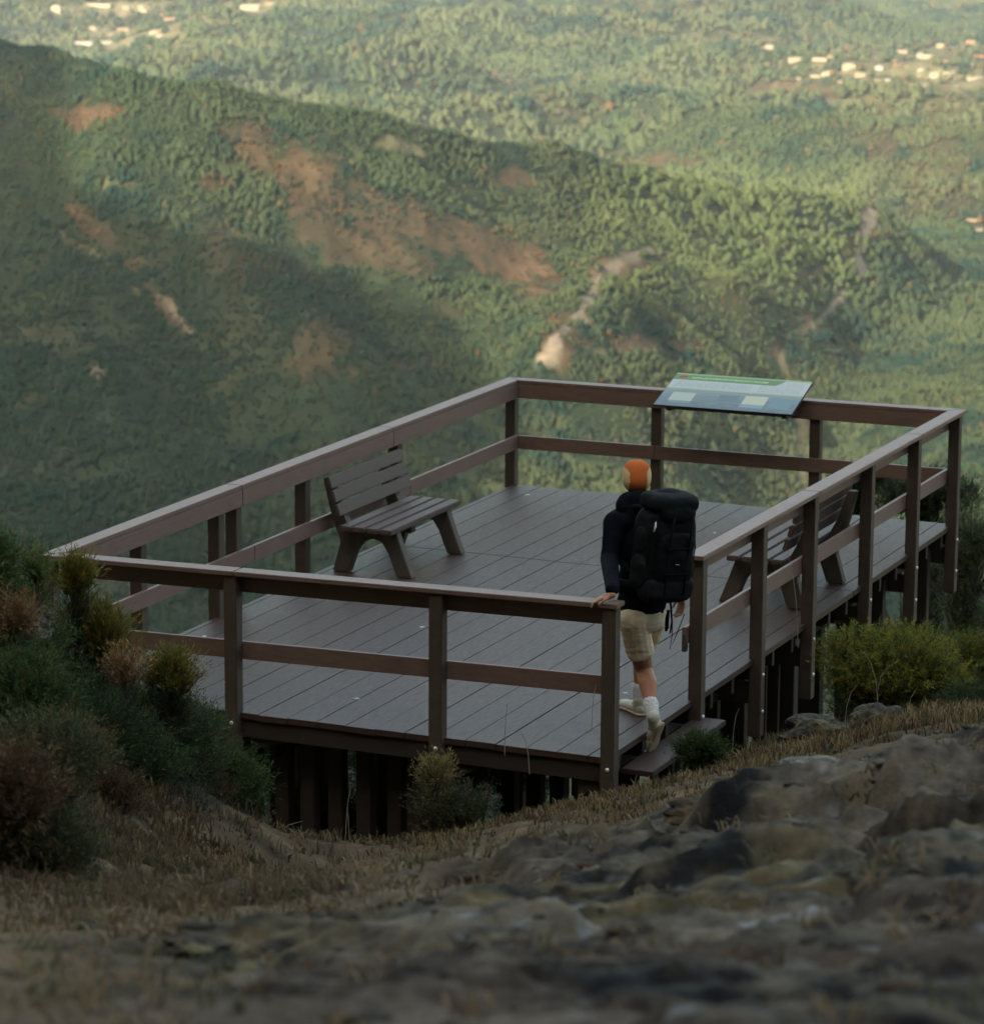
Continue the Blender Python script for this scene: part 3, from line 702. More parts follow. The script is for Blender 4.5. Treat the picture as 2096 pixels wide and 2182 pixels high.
def board(x0, y0, x1, y1, zt, zb, m, nm):
    """thin board between two plan points following the rail's height"""
    b = MB(); dx, dy = x1-x0, y1-y0; L = math.hypot(dx, dy); nx, ny = -dy/L*.034, dx/L*.034
    P = [(x0, y0), (x1, y1), (x1+nx, y1+ny), (x0+nx, y0+ny)]; v = []
    for top in (zt, zb): v += [(x, yy, hz_(x, yy)+top) for x, yy in P]
    b.v = v; b.f = [(0, 1, 2, 3), (7, 6, 5, 4), (0, 4, 5, 1), (1, 5, 6, 2), (2, 6, 7, 3), (3, 7, 4, 0)]
    return part(b, nm, m, .004)
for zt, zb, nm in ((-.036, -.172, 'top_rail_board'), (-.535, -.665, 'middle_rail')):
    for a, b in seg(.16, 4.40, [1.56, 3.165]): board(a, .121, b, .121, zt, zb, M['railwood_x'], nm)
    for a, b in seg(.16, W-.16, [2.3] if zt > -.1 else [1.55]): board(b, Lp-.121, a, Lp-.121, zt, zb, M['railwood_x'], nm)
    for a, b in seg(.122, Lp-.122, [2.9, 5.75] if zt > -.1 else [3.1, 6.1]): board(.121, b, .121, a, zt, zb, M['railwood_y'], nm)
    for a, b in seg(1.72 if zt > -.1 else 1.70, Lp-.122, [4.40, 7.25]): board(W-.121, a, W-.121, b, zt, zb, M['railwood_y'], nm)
# entry step
st = part(MB().box(4.425, 4.66, .36, 1.86, -.19, -.15), 'entry_step', M['deckwood'], .004)
for a, b in ((4.44, .5), (4.44, 1.2), (4.58, .5), (4.58, 1.35)): part(MB().box(a, a+.05, b, b+.06, -.6, -.192), 'step_leg', M['underwood'], .003)
# carriers and stilts
car = MB()
for x in (.5, 1.75, 3.0, 4.1): car.box(x, x+.055, .25, Y1-.15, -.36, -.192)
part(car, 'carrier_beams', M['underwood'], .004)
sx = [.32, 1.05, 1.8, 2.42, 3.06, 3.62, 4.16]; sy = [.22, 1.25, 2.35, 3.5, 4.7, 5.9, 7.1, 8.3]
stl = [(x, .34+.05*(i % 2)) for i, x in enumerate((.95, 1.22, 1.38, 1.72, 1.95, 2.15, 2.4, 2.62, 2.8))]+[(x, 1.0+.1*(i % 3)) for i, x in enumerate((.7, 1.1, 1.5, 1.85, 2.2, 2.55, 2.95, 3.4, 3.8))]+[(x, 1.8) for x in (.6, .95, 1.35, 1.7, 2.1, 2.5, 2.9, 3.3)]
for x, yv in stl:
    part(MB().box(x, x+.11, yv, yv+.11, gz(x, yv)-.25, -.193), 'stilt', M['underwood'], .005)
sy = sy[2:]
for yv in sy:
    for x in sx:
        if x == 3.62 and yv < .5: continue
        if yv > 1 and x in (1.05, 2.42): continue
        jx = random.uniform(-.05, .05); wv = .12 if random.random() < .5 else .1
        part(MB().box(x+jx, x+jx+wv, yv, yv+wv, gz(x+jx, yv)-.25, -.193), 'stilt', M['underwood'], .005)
for yv in ry[1:]:
    part(MB().box(W-.42, W-.125, yv+.02, yv+.075, -.36, -.20), 'beam_end', M['underwood'], .003)
for a, b, c, h in [((4.2, 7.15, -.5), (4.2, 8.4, -1.5), .04, .13), ((4.25, 5.9, -1.4), (4.25, 7.1, -.6), .04, .13), ((1.66, .15, -.24), (1.98, .15, -.13), .05, .1), ((3.26, .15, -.25), (3.5, .15, -.14), .05, .1), ((4.2, .15, -.25), (4.38, .15, -.2), .05, .1)]:
    part(MB().bar(a, b, c, h), 'brace', M['underwood'], .003)
# end block on the gate post
part(MB().box(W-.152, W-.122, 1.69, 1.74, .37, .5), 'rail_end_block', M['railwood'], .003)

# ------------------------------------------------------------------ benches
def bench(loc, rz, label, dz=0):
    b = empty('park_bench', loc, label, 'bench', 'benches on the deck')
    # local: seat front towards +x, length along y
    L = 1.44
    leg = [(-.02, 0), (.13, 0), (.20, .20), (.28, .29), (.36, .31), (.44, .29), (.50, .20), (.58, 0), (.72, 0), (.64, .20), (.575, .385), (.14, .385), (.045, .56), (-.035, .80), (-.11, .80), (-.05, .56), (.0, .40), (.055, .26)]
    for yv in (-L/2+.16, L/2-.25):
        MB().prism(leg, yv, yv+.09).build('leg_frame', M['benchleg'], b, .007)
    MB().box(.2, .48, -.045, .045, .27, .35).box(.3, .36, -L/2+.2, L/2-.2, .30, .36).build('brace', M['benchleg'], b, .005)
    s = MB()
    for i in range(4): s.box(.115+i*.127, .115+i*.127+.108, -L/2, L/2, .387, .432)
    s.build('seat', M['benchwood'], b, .008)
    k = MB(); th = math.atan2(.095, .3)
    for i in range(3):
        zc = .555+i*.115; xc = .078-(zc-.555)*.33
        Mx = Matrix.Translation((xc, 0, zc)) @ Matrix.Rotation(-th, 4, 'Y')
        k.box(0, .042, -L/2, L/2, -.052, .052, Mx)
    k.build('backrest', M['benchwood'], b, .008)
    b.rotation_euler = (0, 0, rz); b.scale = (1, 1, 1); return b
bench((.205, 5.02, 0.004), 0, 'bench with slatted back standing against the left long rail')
bench((4.27, 5.33, 0.004), PI, 'bench seen from behind between the posts of the right hand rail')

# ------------------------------------------------------------------ information board
def board_mat():
    m, nt, b = mat('printed_panel', (.5, .55, .5), .3, .4)
    tc = N(nt, 'ShaderNodeTexCoord'); sp = N(nt, 'ShaderNodeSeparateXYZ'); nt.links.new(tc.outputs['UV'], sp.inputs[0])
    U, V = sp.outputs['X'], sp.outputs['Y']
    def cmp(op, a, bb):
        n = N(nt, 'ShaderNodeMath', operation=op)
        for i, q in enumerate((a, bb)):
            if isinstance(q, (int, float)): n.inputs[i].default_value = q
            else: nt.links.new(q, n.inputs[i])
        return n.outputs[0]
    def rect(u0, u1, v0, v1, sh=0):
        u = U
        return cmp('MULTIPLY', cmp('MULTIPLY', cmp('GREATER_THAN', u, u0), cmp('LESS_THAN', u, u1)), cmp('MULTIPLY', cmp('GREATER_THAN', V, v0), cmp('LESS_THAN', V, v1)))
    nz = noise_n(nt, 9, 5, .6, vec=tc.outputs['UV'], mapping=(1, 3, 1))
    land = ramp(nt, nz.outputs['Fac'], [(.3, (.14, .19, .22)), (.5, (.22, .3, .32)), (.7, (.33, .42, .40))])
    base = ramp(nt, V, [(0, (.15, .2, .24)), (.3, (.24, .3, .34)), (.5, (.38, .47, .45)), (.56, (.5, .6, .5)), (.62, (.58, .66, .58))])
    c = mix(nt, .5, base.outputs['Color'], land.outputs['Color'])
    sky = ramp(nt, V, [(.5, (.48, .6, .44)), (.62, (.55, .62, .6)), (.9, (.6, .66, .66))])
    c = mix(nt, cmp('GREATER_THAN', V, .54), c, sky.outputs['Color'])
    gl = cmp('MULTIPLY', cmp('GREATER_THAN', V, .8), cmp('LESS_THAN', cmp('SUBTRACT', U, cmp('MULTIPLY', cmp('SUBTRACT', V, .8), .35)), .76))
    c = mix(nt, gl, c, (.17, .33, .15)); c = mix(nt, rect(0, 1, .955, 1), c, (.36, .5, .28))
    c = mix(nt, rect(.035, .095, .85, .93), c, (.45, .11, .08))
    tn = noise_n(nt, 60, 2, .5, vec=tc.outputs['UV'], mapping=(1.6, .4, 1)); tx = ramp(nt, tn.outputs['Fac'], [(.42, (0, 0, 0)), (.5, (1, 1, 1))])
    t2n = noise_n(nt, 90, 2, .5, vec=tc.outputs['UV'], mapping=(1.2, .9, 1)); t2 = ramp(nt, t2n.outputs['Fac'], [(.5, (0, 0, 0)), (.56, (1, 1, 1))])
    wv = N(nt, 'ShaderNodeTexWave'); wv.wave_type = 'BANDS'; wv.bands_direction = 'Y'; wv.inputs['Scale'].default_value = 9; nt.links.new(tc.outputs['UV'], wv.inputs['Vector']); w2 = ramp(nt, wv.outputs['Fac'], [(.5, (0, 0, 0)), (.6, (1, 1, 1))])
    c = mix(nt, cmp('MULTIPLY', cmp('MULTIPLY', rect(.04, .6, .6, .76), t2.outputs['Color']), w2.outputs['Color']), c, (.2, .24, .24)); c = mix(nt, cmp('MULTIPLY', cmp('MULTIPLY', rect(.66, .96, .6, .92), t2.outputs['Color']), w2.outputs['Color']), c, (.26, .29, .27))
    title = cmp('MULTIPLY', rect(.13, .70, .855, .905), tx.outputs['Color']); c = mix(nt, title, c, (.5, .6, .36))
    for u0, u1, v0, v1, col in [(.075, .245, .17, .42, (.5, .58, .5)), (.605, .77, .2, .45, (.6, .64, .5)), (.60, .77, .1, .2, (.3, .42, .46)), (.80, .955, .12, .43, (.22, .34, .38)), (.42, .56, .22, .42, (.2, .28, .3)), (.08, .245, .1, .17, (.25, .34, .36))]:
        c = mix(nt, rect(u0, u1, v0, v1), c, col)
    nt.links.new(c, b.inputs['Base Color']); return m
def info_board():
    yi = Lp-.155
    TL, TR, BR, BL = [Vector(v) for v in ((1.776, 8.62, 1.235), (3.10, 8.62, 1.24), (3.00, 8.13, .985), (1.665, 8.13, .985))]
    x0, x1 = 1.70, 3.035
    TL, TR = J(1442.8, 794, 1), None
    e = empty('information_board', (2.37, 8.4, 1.05), 'sloping printed panorama panel with green header fixed on the back rail', 'information board')
    O = Vector(e.location)
    def plane(px, py, ):   # sloping plane through the panel
        v = Vector(ray(px, py)); n = Vector((0, -.47, .88)); p0 = Vector((2.37, 8.36, 1.09)); c = Vector(CAM)
        return c+v*((p0-c).dot(n)/v.dot(n))
    q = [plane(*p) for p in ((1442.8, 794), (1732.8, 814), (1687, 884), (1390.8, 862))]
    # square it up: mean of the surveyed corners
    n = Vector((0, -.47, .88)).normalized()
    xl = (q[0].x+q[3].x)/2; xr = (q[1].x+q[2].x)/2; print('SIGN', q)
    c = [v-O for v in q]
    me = bpy.data.meshes.new('panel'); t = -n*.014
    me.from_pydata([tuple(v) for v in c]+[tuple(v+t) for v in c], [], [(3, 2, 1, 0), (4, 5, 6, 7), (0, 1, 5, 4), (1, 2, 6, 5), (2, 3, 7, 6), (3, 0, 4, 7)])
    me.materials.append(mat('panel_edge', (.03, .035, .04), .5)[0]); 
    link(bpy.data.objects.new('panel', me), e)
    me = bpy.data.meshes.new('printed_face'); m_ = sum(c, Vector())/4
    me.from_pydata([tuple(m_+(v-m_)*.992+n*.003) for v in c], [], [(3, 2, 1, 0)])
    uv = me.uv_layers.new(name='UVMap')
    for li, u in zip(range(4), ((0, 0), (1, 0), (1, 1), (0, 1))): uv.data[li].uv = u
    me.materials.append(board_mat()); o = link(bpy.data.objects.new('printed_face', me), e)
    for k in (.1, .93):
        a = c[0]*(1-k)+c[1]*k; b = c[3]*(1-k)+c[2]*k
        p = MB().bar(a+(b-a)*.05-n*.04, b+(a-b)*.03-n*.04, .05, .05).bar(b+(a-b)*.06-n*.05, (b.x+.0, Lp-.14-O.y, .93-O.z), .05, .05)
        p.build('bracket', M['railwood'], e, .004)
info_board()
# ------------------------------------------------------------------ shrubs, ferns, grass, stones
def leaves(P, D, Ln, m, size, wid, col, R, spread=.9, jit=.15):
    """P,D (n,3) sprig base/direction, Ln length (n,), m leaves each -> verts, cols"""
    n = len(P); t = R.random((n, m)); rd = R.normal(size=(n, m, 3)); rd /= np.linalg.norm(rd, axis=2, keepdims=True)
    d = D[:, None, :]; b = P[:, None, :]+d*(Ln[:, None]*t)[..., None]+rd*.006
    ld = d+rd*spread; ld /= np.linalg.norm(ld, axis=2, keepdims=True)
    w = np.cross(ld, R.normal(size=(n, m, 3))); w /= np.linalg.norm(w, axis=2, keepdims=True)
    s = size*(.6+.8*R.random((n, m)))[..., None]; ww = wid*(.7+.6*R.random((n, m)))[..., None]
    V = np.stack([b-w*ww*.5, b+w*ww*.5, b+ld*s], 2).reshape(-1, 3)
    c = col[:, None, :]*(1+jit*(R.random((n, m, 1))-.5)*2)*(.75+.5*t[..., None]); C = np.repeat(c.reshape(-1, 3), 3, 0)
    return V, C
def pick(R, n, pal):
    w = np.array([p[0] for p in pal], float); i = R.choice(len(pal), n, p=w/w.sum()); c = np.array([p[1] for p in pal])[i]
    return c*(1+.25*(R.random((n, 1))-.5))
MIXED = [(4, (.035, .062, .026)), (2, (.08, .085, .03)), (2, (.11, .07, .035)), (1, (.10, .08, .045))]
GREEN = [(5, (.055, .095, .026)), (3, (.036, .066, .022)), (2, (.10, .125, .035)), (.5, (.13, .085, .035))]
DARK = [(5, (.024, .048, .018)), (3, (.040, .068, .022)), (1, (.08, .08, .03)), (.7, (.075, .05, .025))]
YEL = [(4, (.24, .21, .035)), (3, (.16, .17, .035)), (2, (.30, .20, .05)), (1, (.07, .09, .025))]
BRIGHT = [(4, (.14, .15, .022)), (4, (.085, .10, .02)), (3, (.20, .165, .028)), (3, (.03, .042, .013))]
RUST = [(4, (.115, .065, .03)), (3, (.085, .05, .026)), (2, (.16, .105, .05)), (2, (.05, .05, .022))]
ORANGE = [(4, (.25, .13, .055)), (3, (.19, .11, .05)), (1, (.3, .2, .09))]
BROOM = [(4, (.05, .07, .035)), (2, (.11, .13, .06)), (3, (.028, .038, .024))]
def shrub(name, label, cat, px, py, rx, ry, d, pal, n=900, m=12, lobes=7, size=.026, wid=.006, up=.55, ln=.15, seed=0, spread=.9, group=None, depth=.8, tone=1.0):
    R = np.random.default_rng(1000+seed); sc = d/FPX; c = np.array(J(px, py, d)); a = rx*sc; h = ry*sc
    s0, d0 = sd(c); zb = float(ground_z(np.array([s0]), np.array([d0]))[0])
    zb = min(zb, c[2]-.3*h)
    base = Vector((c[0], c[1], zb)); e = empty(name, base, label, cat, group)
    LC = []; 
    for i in range(lobes):
        th = 2*PI*i/lobes+R.random(); q = .75*math.sqrt(R.random()) if i else 0
        LC.append((c+np.array([a*q*math.cos(th), a*depth*q*math.sin(th), h*(R.random()*1.0-.5)]), (.3+.45*R.random())))
    Ps, Ds = [], []
    for (lc, k) in LC:
        nn = n//lobes; v = R.normal(size=(nn, 3)); v /= np.linalg.norm(v, axis=1, keepdims=True)
        v[:, 2] = np.where((v[:, 2] < -.3), -v[:, 2], v[:, 2]); rr = (R.random((nn, 1))**.5)*(1+.25*R.random((nn, 1))**3)
        Ps.append(lc+v*rr*np.array([a, a*depth, h])*k); dd = v+np.array([0, 0, up])+R.normal(size=(nn, 3))*.3; Ds.append(dd/np.linalg.norm(dd, axis=1, keepdims=True))
    cols = [pick(R, len(p), pal)*tone for p in Ps]
    gap = c[2]-h*.6-zb
    if gap > .12:        # lower growth that carries the bush down to the soil
        kk = max(2, int(gap/max(.6*a, .12))+1)
        for i in range(kk):
            q = (i+.5)/kk; lc = np.array([c[0]+R.normal()*a*.15, c[1]+R.normal()*a*.15, zb+gap*q+.1*h]); nn = int(n*.22)
            v = R.normal(size=(nn, 3)); v /= np.linalg.norm(v, axis=1, keepdims=True); rr = R.random((nn, 1))**.5
            Ps.append(lc+v*rr*np.array([a*.4, a*.4*depth, gap/kk*.8+.04])); dd = v+np.array([0, 0, up+.3]); Ds.append(dd/np.linalg.norm(dd, axis=1, keepdims=True)); cols.append(pick(R, nn, MIXED if pal in (YEL, ORANGE, RUST) else pal)*tone*.9)
    nw = int(n*.09)      # loose long shoots that break the outline
    v = R.normal(size=(nw, 3)); v[:, 2] = np.abs(v[:, 2])*1.2; v /= np.linalg.norm(v, axis=1, keepdims=True)
    for st_ in (.75, .95, 1.12):
        bend = v+R.normal(size=(nw, 3))*.12; P_ = c+v*np.array([a, a*depth, h])*st_*(.8+.35*R.random((nw, 1))); Ps.append(P_); dd = bend+np.array([0, 0, .5]); Ds.append(dd/np.linalg.norm(dd, axis=1, keepdims=True)); cols.append(pick(R, nw, pal)*tone*1.1)
    P = np.concatenate(Ps); D = np.concatenate(Ds); nn = len(P); cl = np.concatenate(cols)
    V, C = leaves(P, D, ln*(.6+.8*R.random(nn)), m, size, wid, cl, R, spread)
    V = V-np.array(base); F = np.arange(len(V)).reshape(-1, 3)
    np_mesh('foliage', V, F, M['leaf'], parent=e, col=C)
    st = MB(); b0 = Vector((0, 0, -.08))
    for (lc, k) in LC[:6]:
        t = Vector(lc)-base; mid = t*.5+Vector((R.normal()*.03, R.normal()*.03, 0)); st.tube([b0+Vector((R.normal()*.03, R.normal()*.03, 0)), mid, t, t+Vector((0, 0, h*k*.7))], [.014, .01, .006, .003], 5)
    ids = R.integers(0, nn, 40)
    for i in ids: st.tube([Vector(P[i])-base, Vector(P[i]+D[i]*ln*1.2)-base], [.0035, .0015], 4)
    st.build('stems', M['twig'], e)
    return e
SH_ = [
 ('shrub','bright green feathery shrub at the left photo edge beside the rail corner','shrub',-20,1215,46,56,18.9,GREEN,dict(n=600,up=.5,size=.035)),
 ('shrub','small bright sprig reaching up beside the rail corner post','shrub',78,1225,18,30,19.2,[(3,(.09,.13,.035)),(2,(.13,.13,.035))],dict(n=140,up=1.0,lobes=3,size=.035)),
 ('heather','slim yellow green heather spire in front of the corner of the front rail','heather',165,1262,17,46,20.2,YEL,dict(tone=.7,n=420,up=1.6,lobes=4,spread=.45,size=.035)),
 ('heather','broad yellow green heather clump under the left end of front middle rail','heather',212,1385,48,68,20.3,YEL,dict(n=1000,up=1.5,lobes=8,spread=.45,size=.035,tone=.6)),
 ('heather','dark olive heather behind the grey rock at the left edge','heather',115,1410,55,45,20.6,MIXED,dict(n=900,up=1.1)),
 ('heather','round olive heather tuft seen against the deck boards left of the first post','heather',365,1462,40,42,20.1,YEL,dict(n=650,up=1.0,lobes=5,spread=.5,tone=.6)),
 ('fern','golden dead fern sprig standing against the deck boards','fern',268,1452,24,40,19.7,ORANGE,dict(n=150,up=1.4,lobes=4,size=.03)),
 ('shrub','dark green gorse in the middle of the left thicket','gorse',270,1565,105,65,20.2,DARK,dict(n=2200,lobes=10)),
 ('shrub','deep green gorse low in the thicket left of the first front post','gorse',370,1620,105,85,20.4,DARK,dict(n=2200,lobes=10)),
 ('shrub','blackish gorse at the heart of the left thicket','gorse',200,1600,120,90,19.4,DARK,dict(n=2000,lobes=9,tone=.8)),
 ('shrub','rounded dark green bush right beside the foremost stilts','bush',487,1705,66,72,21.2,GREEN,dict(n=2000,lobes=9,tone=.72)),
 ('fern','rusty fern leaning over the top of the rounded dark bush','fern',428,1632,42,34,20.9,RUST,dict(n=260,up=.6,lobes=5,size=.03)),
 ('fern','reddish fern hanging down the left side of the rounded dark bush','fern',440,1720,38,55,20.8,RUST,dict(n=300,up=.2,lobes=5,size=.03,tone=.8)),
 ('fern','orange dead fern beside the grey rock at the left edge','fern',22,1345,42,38,18.6,ORANGE,dict(n=380,up=.6,lobes=5,size=.035,tone=.75)),
 ('fern','brown bracken patch in the middle of the left thicket','bracken',160,1610,55,42,18.8,RUST,dict(n=380,up=.6,lobes=5,tone=.8)),
 ('shrub','mid green gorse at the left edge below the grey rock','gorse',55,1500,95,85,18.2,GREEN,dict(n=1800,lobes=9,tone=.75)),
 ('shrub','mixed green and brown scrub at the left edge, second from the bottom','scrub',95,1640,110,75,17.2,MIXED,dict(n=1800,lobes=9)),
 ('bracken','large rusty bracken heap at the left edge, out of focus','bracken',15,1730,95,95,14.6,RUST,dict(n=1700,up=.5,lobes=8,size=.035,tone=.75)),
 ('bracken','brown bracken on the grassy slope below the thicket','bracken',235,1720,60,55,18.6,RUST,dict(n=700,up=.7,lobes=6,tone=.8)),
 ('shrub','dusky green scrub low at the left edge under the rusty bracken','scrub',100,1835,90,60,14.6,MIXED,dict(n=1400,lobes=8,tone=.7)),
 ('shrub','grey green low scrub at the foot of the left thicket','scrub',345,1745,80,45,20.0,[(3,(.07,.075,.05)),(2,(.04,.055,.035))],dict(n=1000,lobes=7)),
 ('gorse','green gorse bush with straw tips in front of the second front post','gorse',965,1738,80,26,21.8,MIXED,dict(n=650,up=.9,lobes=9,tone=.75)),
 ('gorse','small yellowish tuft left of the gorse by the second front post','gorse',930,1672,26,22,21.7,[(3,(.16,.15,.05)),(2,(.2,.14,.06))],dict(n=240,up=.9,lobes=3)),
 ('bush','small dark green bush growing beside the entry step','bush',1492,1608,44,20,21.9,GREEN,dict(n=800,up=.3,lobes=7,tone=.55,ln=.1)),
 ('bush','big bright yellow green bush at the right below the deck edge','bush',1905,1445,140,88,25.0,BRIGHT,dict(n=7500,up=.9,lobes=24,m=13,size=.028,ln=.09,tone=1.2,spread=1.0)),
 ('bush','bright bush top cut by the right photo edge','bush',2080,1452,58,66,25.6,BRIGHT,dict(n=2200,up=.7,lobes=8,tone=.9)),
 ('bush','dark shaded scrub under the big bright bush','bush',1900,1528,110,34,24.9,DARK,dict(n=1500,up=.4,lobes=8,tone=.8)),
 ('bush','dark green scrub at the right edge on the rocks','scrub',2070,1530,60,40,24.4,DARK,dict(n=1000,up=.4,lobes=6)),
 ('broom','dark broom bush behind the far right corner post','broom',1975,1085,80,60,34,BROOM,dict(n=1800,up=1.2,lobes=8,size=.05,wid=.008,spread=.4)),
 ('broom','dark broom behind the right hand bench','broom',1840,1055,60,32,34.5,BROOM,dict(n=800,up=1.2,lobes=6,size=.05,wid=.008,spread=.4,tone=.7)),
 ('shrub','dark green shrub behind the grey splintered rock at the left edge','shrub',10,1305,50,45,20.2,GREEN,dict(n=1500,lobes=8,tone=.6)),
 ('shrub','dark gorse below the grey splintered rock at the left edge','gorse',40,1410,95,85,19.4,DARK,dict(n=2200,lobes=9)),
 ('shrub','dark gorse under the slim heather spire','gorse',170,1400,80,80,20.9,DARK,dict(n=1800,lobes=8)),
 ('shrub','dark gorse mound just left of the first front post','gorse',410,1600,58,55,21.3,DARK,dict(n=1600,lobes=7)),
 ('shrub','big dark gorse filling the left thicket below the grey rock','gorse',140,1535,140,80,20.0,DARK,dict(n=2400,lobes=12)),
 ('shrub','dark green gorse mound between the heather and the first front post','gorse',335,1600,88,55,20.9,GREEN,dict(n=2200,lobes=9,tone=.6)),
 ('shrub','low dark gorse at the foot of the left thicket','gorse',250,1660,140,75,19.6,DARK,dict(n=2600,lobes=10)),
 ('shrub','dark scrub added to deepen the shade under the middle of the deck','scrub',720,1760,120,50,25.0,DARK,dict(n=1600,lobes=8,tone=.6)),  # under-deck scrub, added to make the space below read dark
 ('shrub','dark scrub added to deepen the shade under the deck behind the second front post','scrub',1000,1660,140,45,25.5,DARK,dict(n=1600,lobes=8,tone=.6)),
 ('shrub','dark scrub added down the slope to darken the gaps between the left stilts','scrub',620,1650,150,120,30.0,DARK,dict(n=2600,lobes=10,tone=.6,size=.04)),  # added backing that darkens the view between the stilts
 ('shrub','dark scrub added down the slope to darken the gaps between the middle stilts','scrub',860,1640,150,100,30.5,DARK,dict(n=2400,lobes=10,tone=.6,size=.04)),
 ('shrub','dark scrub added below the deck to darken the gaps between the stilts near the gate','scrub',1110,1600,140,80,30.0,DARK,dict(n=2200,lobes=10,tone=.6,size=.04)),
 ('shrub','dark scrub on the slope just beyond the first front post','scrub',510,1620,60,90,26.5,DARK,dict(n=1300,lobes=7,tone=.7)),
 ('shrub','pale olive shrub beyond the deck at the right photo edge','shrub',2060,1170,60,70,31,[(3,(.13,.15,.07)),(2,(.08,.1,.05))],dict(n=1500,up=.6,lobes=7)),
]
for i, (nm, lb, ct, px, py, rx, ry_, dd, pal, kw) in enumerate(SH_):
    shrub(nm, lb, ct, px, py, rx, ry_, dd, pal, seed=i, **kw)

# thin bare tree at the right
def thin_tree(name, label, px, py, d, h, seed, fol, spread=.45):
    R = np.random.default_rng(seed); b = J(px, py, d); e = empty(name, b, label, 'tree'); st = MB(); tips = []
    tr = [Vector((0, 0, -.4)), Vector((R.normal()*.04, R.normal()*.04, h*.35)), Vector((R.normal()*.12, R.normal()*.1, h*.7))]
    st.tube(tr, [.035, .025, .014], 7)
    for i in range(20):
        t = .15+.8*R.random(); p = tr[0].lerp(tr[2], t) if t < .5 else tr[1].lerp(tr[2], (t-.5)*2)
        a = R.random()*2*PI; l = h*(.35+.35*R.random()); q = p+Vector((math.cos(a)*spread, math.sin(a)*spread, 1)).normalized()*l*.5; r = q+Vector((math.cos(a+.5)*spread*.6, math.sin(a+.5)*spread*.6, 1)).normalized()*l*.5
        st.tube([p, q, r], [.011, .007, .003], 5); tips += [(q, r)]
        for k in range(3):
            q2 = q.lerp(r, R.random()); r2 = q2+Vector((R.normal()*.5, R.normal()*.5, 1)).normalized()*l*.3; st.tube([q2, r2], [.004, .0015], 4); tips.append((q2, r2))
    st.build('trunk', M['twig'], e)
    P = np.array([tuple(a.lerp(b_, .3+.7*R.random())) for a, b_ in tips for _ in range(6)]); n = len(P); D = R.normal(size=(n, 3))*.5+np.array([0, 0, 1]); D /= np.linalg.norm(D, axis=1, keepdims=True)
    V, C = leaves(P, D, .1+.1*R.random(n), fol, .05, .008, pick(R, n, BROOM), R, .35)
    np_mesh('crown', V, np.arange(len(V)).reshape(-1, 3), M['leaf'], parent=e, col=C)
thin_tree('broom_tree', 'thin dark branching broom tree at the right edge beyond the deck corner', 2078, 1400, 31, 1.25, 5, 7)
thin_tree('broom_tree', 'leaning sparse broom stems just right of the last deck post', 2040, 1400, 31.5, .9, 8, 5, .8)

# grass: blades in tufts
def grass(name, label, n, region, blade, pal, seed, lean=.6, bpt=9, rad=.05):
    R = np.random.default_rng(seed); s, d = region(R, n); px = 1048+s/d*FPX
    rk = rocky(s, d); keep = R.random(len(s)) > np.maximum(rk*.93, .85*sstep(.02, -.22, fbm(s*1.1, d*1.3, 3, 120))); s, d = s[keep], d[keep]; z = ground_z(s, d); X, Y = xy(s, d)
    ins = (X > E_-.2) & (X < W+.15) & (Y > .1) & (Y < Lp); X, Y, z, d = X[~ins], Y[~ins], z[~ins], d[~ins]; n = len(X)
    P = np.repeat(np.stack([X, Y, z], -1), bpt, 0); m = len(P); P[:, :2] += R.normal(size=(m, 2))*rad; P[:, 2] -= .01
    tc = np.repeat(pick(R, n, pal), bpt, 0)*(1+.35*(R.random((m, 1))-.5))
    H = blade*(.4+1.0*R.random(m)**1.5); a = R.random(m)*2*PI; l = lean*(.2+R.random(m))
    dx = np.cos(a)*l*H; dy = np.sin(a)*l*H; w = .0035+.004*R.random(m); b = R.random(m)*2*PI; wx, wy = np.cos(b)*w, np.sin(b)*w
    p0 = P+np.stack([wx, wy, 0*w], -1); p1 = P-np.stack([wx, wy, 0*w], -1)
    mid = P+np.stack([dx*.35, dy*.35, H*.6], -1); m0 = mid+np.stack([wx, wy, 0*w], -1)*.8; m1 = mid-np.stack([wx, wy, 0*w], -1)*.8; tp = P+np.stack([dx, dy, H*(1-.35*l)], -1)
    V = np.stack([p0, p1, m1, m0, tp], 1).reshape(-1, 3); C = np.repeat(tc, 5, 0); C.reshape(-1, 5, 3)[:, :2] *= .7
    i = np.arange(m)[:, None]*5; F = np.concatenate([i+np.array([[0, 1, 2]]), i+np.array([[0, 2, 3]]), i+np.array([[3, 2, 4]])])
    o = np_mesh(name, V, F, M['grass'], col=np.clip(C, .01, .8)); tag(o, label, 'grass', kind='stuff')
STRAW = [(5, (.20, .14, .068)), (3, (.11, .075, .04)), (2, (.27, .2, .105)), (3, (.07, .05, .028)), (1, (.12, .12, .05)), (1, (.16, .09, .05))]
def reg(pxa, pxb, da, db):
    def f_(R, n):
        d = np.sqrt(R.random(n)*(db*db-da*da)+da*da); px = pxa+(pxb-pxa)*R.random(n); return (px-1048)/FPX*d, d
    return f_
grass('dry_grass', 'straw coloured dry grass on the slope between the rocks and the deck', 7500, reg(150, 1800, 17, 24.5), .065, STRAW, 1)
grass('dry_grass', 'dry grass among the rocks right of the deck', 2600, reg(1450, 2150, 21, 27.5), .1, STRAW, 2)
grass('dry_grass', 'withered grass on the left bank below the thicket', 4000, reg(-50, 700, 12, 22), .08, [(5, (.13, .095, .055)), (3, (.095, .066, .042)), (1, (.08, .085, .04))], 3)
grass('dry_grass', 'blurred dry grass tufts in the rocky foreground', 2200, reg(-50, 2150, 6, 16), .07, [(4, (.2, .145, .08)), (2, (.12, .085, .05)), (1, (.09, .085, .04))], 4, lean=1.3, bpt=14, rad=.05)
